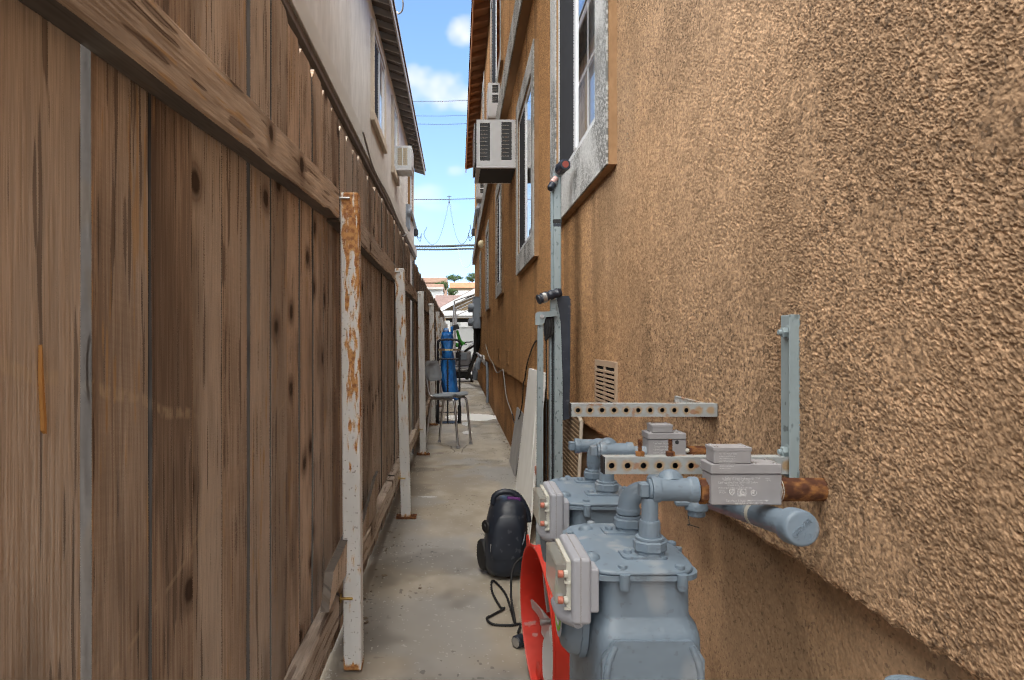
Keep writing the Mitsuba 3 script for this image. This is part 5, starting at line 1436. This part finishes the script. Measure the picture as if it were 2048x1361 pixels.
for k_, (u0, v0, u1, v1, u2, v2) in enumerate(((955, 708, 960, 714, 966, 713), (963, 713, 965, 722, 972, 731), (953, 706, 958, 710, 961, 718), (967, 712, 969, 722, 974, 728))):
    part(wt, 'pipe', tube(spline([at(u0, v0, 12.2), at(u1, v1, 12.1), at(u2, v2, 12.2)], 6), .016, 10), 'drywall' if k_ % 2 else 'alu', True)
part(wt, 'valve', trimesh.creation.icosphere(2, .035).apply_translation(at(962, 713.5, 12.05)), 'alu', True)
thing('drain_pipe', 'short grey drain pipe rising along the foot of the stucco wall', 'pipe', mesh=tube([(.455, 11.2, .0), (.455, 11.2, .45), (.452, 11.3, .62)], .02, 12), mat='panel_grey', smooth=True)
lg = thing('wall_light', 'round pale globe light on the stucco wall under the belly band', 'lamp')
part(lg, 'globe', trimesh.creation.icosphere(3, .075).apply_translation((X(966.5, 12.8) - .02, 12.8, Z(489, 12.8))), 'globe', True)
part(lg, 'base', box(X(969, 12.8), WX, 12.76, 12.84, Z(494, 12.8), Z(484, 12.8), .01), 'drywall')

# ------------------------------------------------------------------ service masts, wires
def mast(side, label):
    s_ = 1 if side == 'right' else -1
    x_ = .37 if s_ > 0 else -1.09
    m_ = thing('service_mast', label, 'service mast', 'electrical service masts')
    u0, v0, u1, v1 = (955.5, 416, 948, 458) if s_ > 0 else (820, 422, 831, 459)
    a_ = at(u0, v0, (x_ * F / (u0 - CX)))
    yb_ = 19.9
    b_ = at(u1, v1, yb_)
    part(m_, 'conduit', tube(spline([(x_ + .05 * s_, a_[1], a_[2] - .25), a_, b_ + np.array([0, -.05, .03]), b_ + np.array([0, .05, -.05])], 6), .04, 12), 'panel_grey', True)
    part(m_, 'wall_box', box(min(x_, x_ + .14 * s_), max(x_, x_ + .14 * s_), a_[1] - .2, a_[1] + .15, a_[2] - .45, a_[2] + .12, .01), 'panel_grey')
    part(m_, 'weatherhead', loft([(b_[2] - .18, b_[0], b_[1] + .06, .05, .09, 2.5), (b_[2] - .13, b_[0], b_[1] + .06, .075, .12, 2.5), (b_[2] - .02, b_[0], b_[1] + .06, .07, .11, 2.5), (b_[2] + .04, b_[0], b_[1] + .06, .03, .05, 2)], 20), 'ac_dark', 50)
    for q_ in range(2):
        o_ = b_ + np.array([0, .1, -.12])
        part(m_, 'drip_loop', tube(spline([o_, o_ + np.array([-.06 * s_, .1, -.06 - .05 * q_]), o_ + np.array([-.12 * s_, .15 * q_, -.1 - .08 * q_]), o_ + np.array([-.15 * s_, .2, .05])], 5), .008, 6), 'wire_black', True)
    return b_


bl = mast('left', 'grey service mast with weatherhead at the far end of the grey house')
br = mast('right', 'grey service mast with weatherhead at the far end of the stucco house')
YW = 29.0
wl = [('overhead_wire', 203, 201, .010, 'highest thin overhead wire crossing the sky between the roofs'), ('overhead_wire', 232, 231, .008, 'second thin overhead wire, just below the highest one'), ('overhead_wire', 248, 248, .009, 'third thin overhead wire across the sky below two others'),
      ('overhead_wire', 399, 398, .014, 'overhead wire with a small spreader in its middle'), ('overhead_wire', 493, 491, .045, 'thick upper cable of the low pair over the alley end'), ('overhead_wire', 499, 498, .036, 'thick lower cable of the low pair over the alley end')]
for nm, va, vb, r_, lb in wl:
    k_ = thing(nm, lb, 'wire', 'overhead wires past the alley end')
    part(k_, 'strand', tube(spline([at(700, va + 4, YW), at(800, va + .5, YW), at(885, (va + vb) / 2 + 1.0, YW), at(960, vb, YW), at(1120, vb + 3, YW)], 8), r_, 8), 'wire_black', True)
    if va == 399:
        part(k_, 'spreader', cat(beam(at(894, 394, YW), at(903, 393, YW), .02, .02), beam(at(898.3, 392, YW), at(898.3, 407, YW), .03, .03, up=(0, 1, 0))), 'wire_black')
sp_ = at(898.5, 399, YW)
thing('drop_wire', 'thin sagging service wire from the spreader to the grey house mast', 'wire', 'sagging service drops',
      mesh=tube(spline([bl + np.array([.3, .3, .1]), at(848, 470, 22), at(858, 486, 23.5), at(868, 489, 25), at(880, 474, 26.5), at(891, 436, 28), sp_], 8), .008, 6), mat='wire_black', smooth=True)
thing('drop_wire', 'thin sagging service wire from the spreader to the stucco house mast', 'wire', 'sagging service drops',
      mesh=tube(spline([br + np.array([-.1, .3, .15]), at(940, 460, 21), at(932, 482, 23), at(922, 488, 25), at(912, 472, 26.5), at(904, 436, 28), sp_], 8), .008, 6), mat='wire_black', smooth=True)
thing('drop_wire', 'faint lowest wire loop hanging below the thick cables on the right', 'wire',
      mesh=tube(spline([at(917, 498, 27), at(921, 520, 26), at(930, 535, 25), at(938, 532, 24), at(946, 515, 21)], 8), .006, 6), mat='wire_white', smooth=True)
thing('roof_wire', 'looped pale wire hanging over the eave of the grey house', 'wire',
      mesh=tube(spline([(-.96, 9.6, 5.62), at(800, -10, 10.2), at(806, 6, 10.3), at(804, 22, 10.4), at(797, 28, 10.5), at(794, 24, 10.6)], 8), .012, 8), mat='wire_white', smooth=True)
thing('band_wire', 'pale slack wire drooping along the belly band of the grey house', 'wire',
      mesh=tube(spline([at(726, 265, 7.95), at(748, 340, 8.9), at(776, 392, 10.6), at(795, 440, 12.6), at(800, 466, 13.2), at(808, 472, 13.9), at(815, 465, 15.2)], 8), .011, 8), mat='wire_white', smooth=True)

# ------------------------------------------------------------------ beyond the alley
fw_ = thing('garage_wall', 'plain light grey panel wall closing the far end of the alley', 'wall')
part(fw_, 'panel', box(-2.6, 3.2, 25, 25.2, -.03, Z(645, 25), .005), 'grey_panel')
part(fw_, 'ribs', box(X(921, 25), 3.2, 24.97, 24.999, Z(655, 25), Z(645, 25), .003), 'white_wall')
part(fw_, 'white_end', box(-2.6, X(900, 25), 24.97, 24.999, .0, Z(642, 25), .003), 'white_wall')
gb = thing('gabled_house', 'low tan house with white gable trim past the end of the alley', 'house')
YH = 36.0
el_, er_, pk_ = (X(881, YH), Z(618, YH)), (X(1027, YH), Z(618, YH)), (X(953, YH), Z(577, YH))
part(gb, 'gable_wall', prism([(el_[0] + .25, -.5), (er_[0] - .25, -.5), (er_[0] - .25, er_[1]), (pk_[0], pk_[1] - .25), (el_[0] + .25, el_[1])], YH + .6, YH + 9, 'xz'), 'tan_wall')
for s_, e_ in ((-1, el_), (1, er_)):
    part(gb, 'barge_board', prism([(e_[0], e_[1] - .16), (e_[0], e_[1] + .06), (pk_[0], pk_[1] + .04), (pk_[0], pk_[1] - .20)], YH - .06, YH, 'xz'), 'white_wall')
    part(gb, 'roof', prism([(e_[0], e_[1] + .001), (e_[0], e_[1] + .08), (pk_[0], pk_[1] + .08), (pk_[0], pk_[1] + .001)], YH + .001, YH + 9.4, 'xz'), 'roof_brown')
part(gb, 'beam', box(el_[0] - .2, er_[0] + .2, YH - .02, YH + .3, Z(632, YH), Z(622, YH), .01), 'white_wall')
part(gb, 'lower_beam', box(el_[0] - .2, er_[0] + .2, YH + .1, YH + .4, Z(636, YH), Z(632, YH) - .002, .01), 'fascia_grey')
part(gb, 'dark_opening', box(el_[0] + .26, er_[0] - .26, YH + .55, YH + .598, .2, Z(637, YH)), 'dark_inside')
rh = thing('brown_roof_house', 'house with a dull red-brown roof left of the gabled house', 'house')
YJ = 50.0
part(rh, 'wall', box(X(868, YJ), X(945, YJ), YJ + 1, YJ + 8, -.5, Z(618, YJ)), 'tan_wall')
part(rh, 'roof', prism([(YJ, Z(622, YJ)), (YJ + 6, Z(590, YJ) + .35), (YJ + 12, Z(622, YJ)), (YJ + 6, Z(590, YJ) + .1)], X(866, YJ), X(948, YJ), 'yz'), 'roof_brown')
wh = thing('white_house', 'small white house with a flat tan eave among the trees', 'house')
YK = 66.0
part(wh, 'wall', box(X(840, YK), X(885, YK), YK, YK + 7, -1, Z(577, YK)), 'white_wall')
part(wh, 'roof', box(X(838, YK), X(887, YK), YK - .3, YK + 7.3, Z(577, YK), Z(569, YK), .02), 'roof_pink')
part(wh, 'fascia', box(X(838, YK), X(887, YK), YK - .33, YK - .301, Z(579.5, YK), Z(575, YK)), 'fascia_grey')
oh = thing('orange_roof_house', 'house with a long orange tiled roof on the far hillside', 'house')
YO = 96.0
part(oh, 'wall', box(X(896, YO), X(990, YO), YO, YO + 9, 2, Z(576, YO)), 'cream_trim')
part(oh, 'roof', prism([(YO - .8, Z(577, YO)), (YO + 5, Z(562.5, YO) + .2), (YO + 11, Z(577, YO)), (YO + 5, Z(562.5, YO) - .1)], X(899, YO), X(992, YO), 'yz'), 'roof_orange')
part(oh, 'chimney', box(X(929, YO), X(932, YO), YO + 4.4, YO + 5.2, Z(566, YO), Z(560.5, YO)), 'white_wall')
ph = thing('pink_roof_building', 'long pale pink building high on the far hillside at left', 'building')
YV = 125.0
part(ph, 'wall', box(X(800, YV), X(893, YV), YV, YV + 10, 3, Z(566, YV)), 'roof_pink')
part(ph, 'roof', box(X(798, YV), X(894.5, YV), YV - .4, YV + 10.4, Z(566, YV), Z(556.5, YV), .05), 'roof_pink')
yw_ = thing('cream_wall', 'pale cream retaining wall on the hillside below the orange roof', 'wall', mesh=box(X(905, 84), X(990, 84), 84, 84.4, 1, Z(582, 84), .03), mat='white_wall')


def tree(label, u, v, y, w, h, n, seed, lo=.0):
    """Crown of small leaf faces in clumps, w wide and h high, its middle at the photo point given at distance y."""
    r = np.random.default_rng(seed)
    c = at(u, v, y)
    t_ = thing('tree', label, 'tree', 'trees past the alley end')
    base = c[2] - h / 2
    g0 = float(np.interp(y, [58, 130], [0, 6.0]))
    part(t_, 'trunk', tube(spline([(c[0], c[1], g0 - .6), (c[0] + .05 * w, c[1], (g0 + base) / 2), (c[0], c[1], c[2] + .1 * h)], 4), np.linspace(.05 * w, .02 * w, 9) if True else 0, 8), 'bark', True)
    for q_ in range(4):
        e_ = c + np.array([w * .3 * math.cos(q_ * 1.7), w * .3 * math.sin(q_ * 1.7), h * .2 * (q_ % 2)])
        part(t_, 'limb', tube([(c[0], c[1], base), e_], [.025 * w, .008 * w], 6), 'bark')
    k_ = 26
    cl = r.normal(0, 1, (k_, 3))
    cl = cl / np.linalg.norm(cl, axis=1, keepdims=True) * r.uniform(.3, 1, (k_, 1)) ** .5
    cl = c + cl * np.array([w * .38, w * .38, h * .38])
    pts = cl[r.integers(0, k_, n)] + r.normal(0, 1, (n, 3)) * np.array([w, w, h]) * .085
    s_ = w * .030
    d1 = r.normal(0, 1, (n, 3)); d1 /= np.linalg.norm(d1, axis=1, keepdims=True)
    d2 = np.cross(d1, r.normal(0, 1, (n, 3))); d2 /= np.linalg.norm(d2, axis=1, keepdims=True)
    v_ = np.concatenate([pts - d1 * s_, pts + d2 * s_ * .6, pts + d1 * s_, pts - d2 * s_ * .6])
    i_ = np.arange(n)
    part(t_, 'crown', trimesh.Trimesh(v_, np.vstack([np.stack([i_, i_ + n, i_ + 2 * n], 1), np.stack([i_, i_ + 2 * n, i_ + 3 * n], 1)]), process=False), 'leaf', kind='stuff')


tree('round green tree left of the orange roof, larger of the two', 882, 572, 74, 1.75, 1.15, 2600, 1)
tree('lower bushy green tree right of the white house', 905, 585, 70, 1.35, .85, 2200, 2)
tree('dark tree on the skyline above the orange roof, at left', 908, 556, 150, 3.6, 1.5, 1500, 3)
tree('dark spiky tree on the skyline above the orange roof, at right', 944, 555, 150, 3.4, 2.0, 1800, 4)
tree('green tree glimpsed through the gap in the fence', 833, 568, 60, 1.0, 1.4, 900, 5)
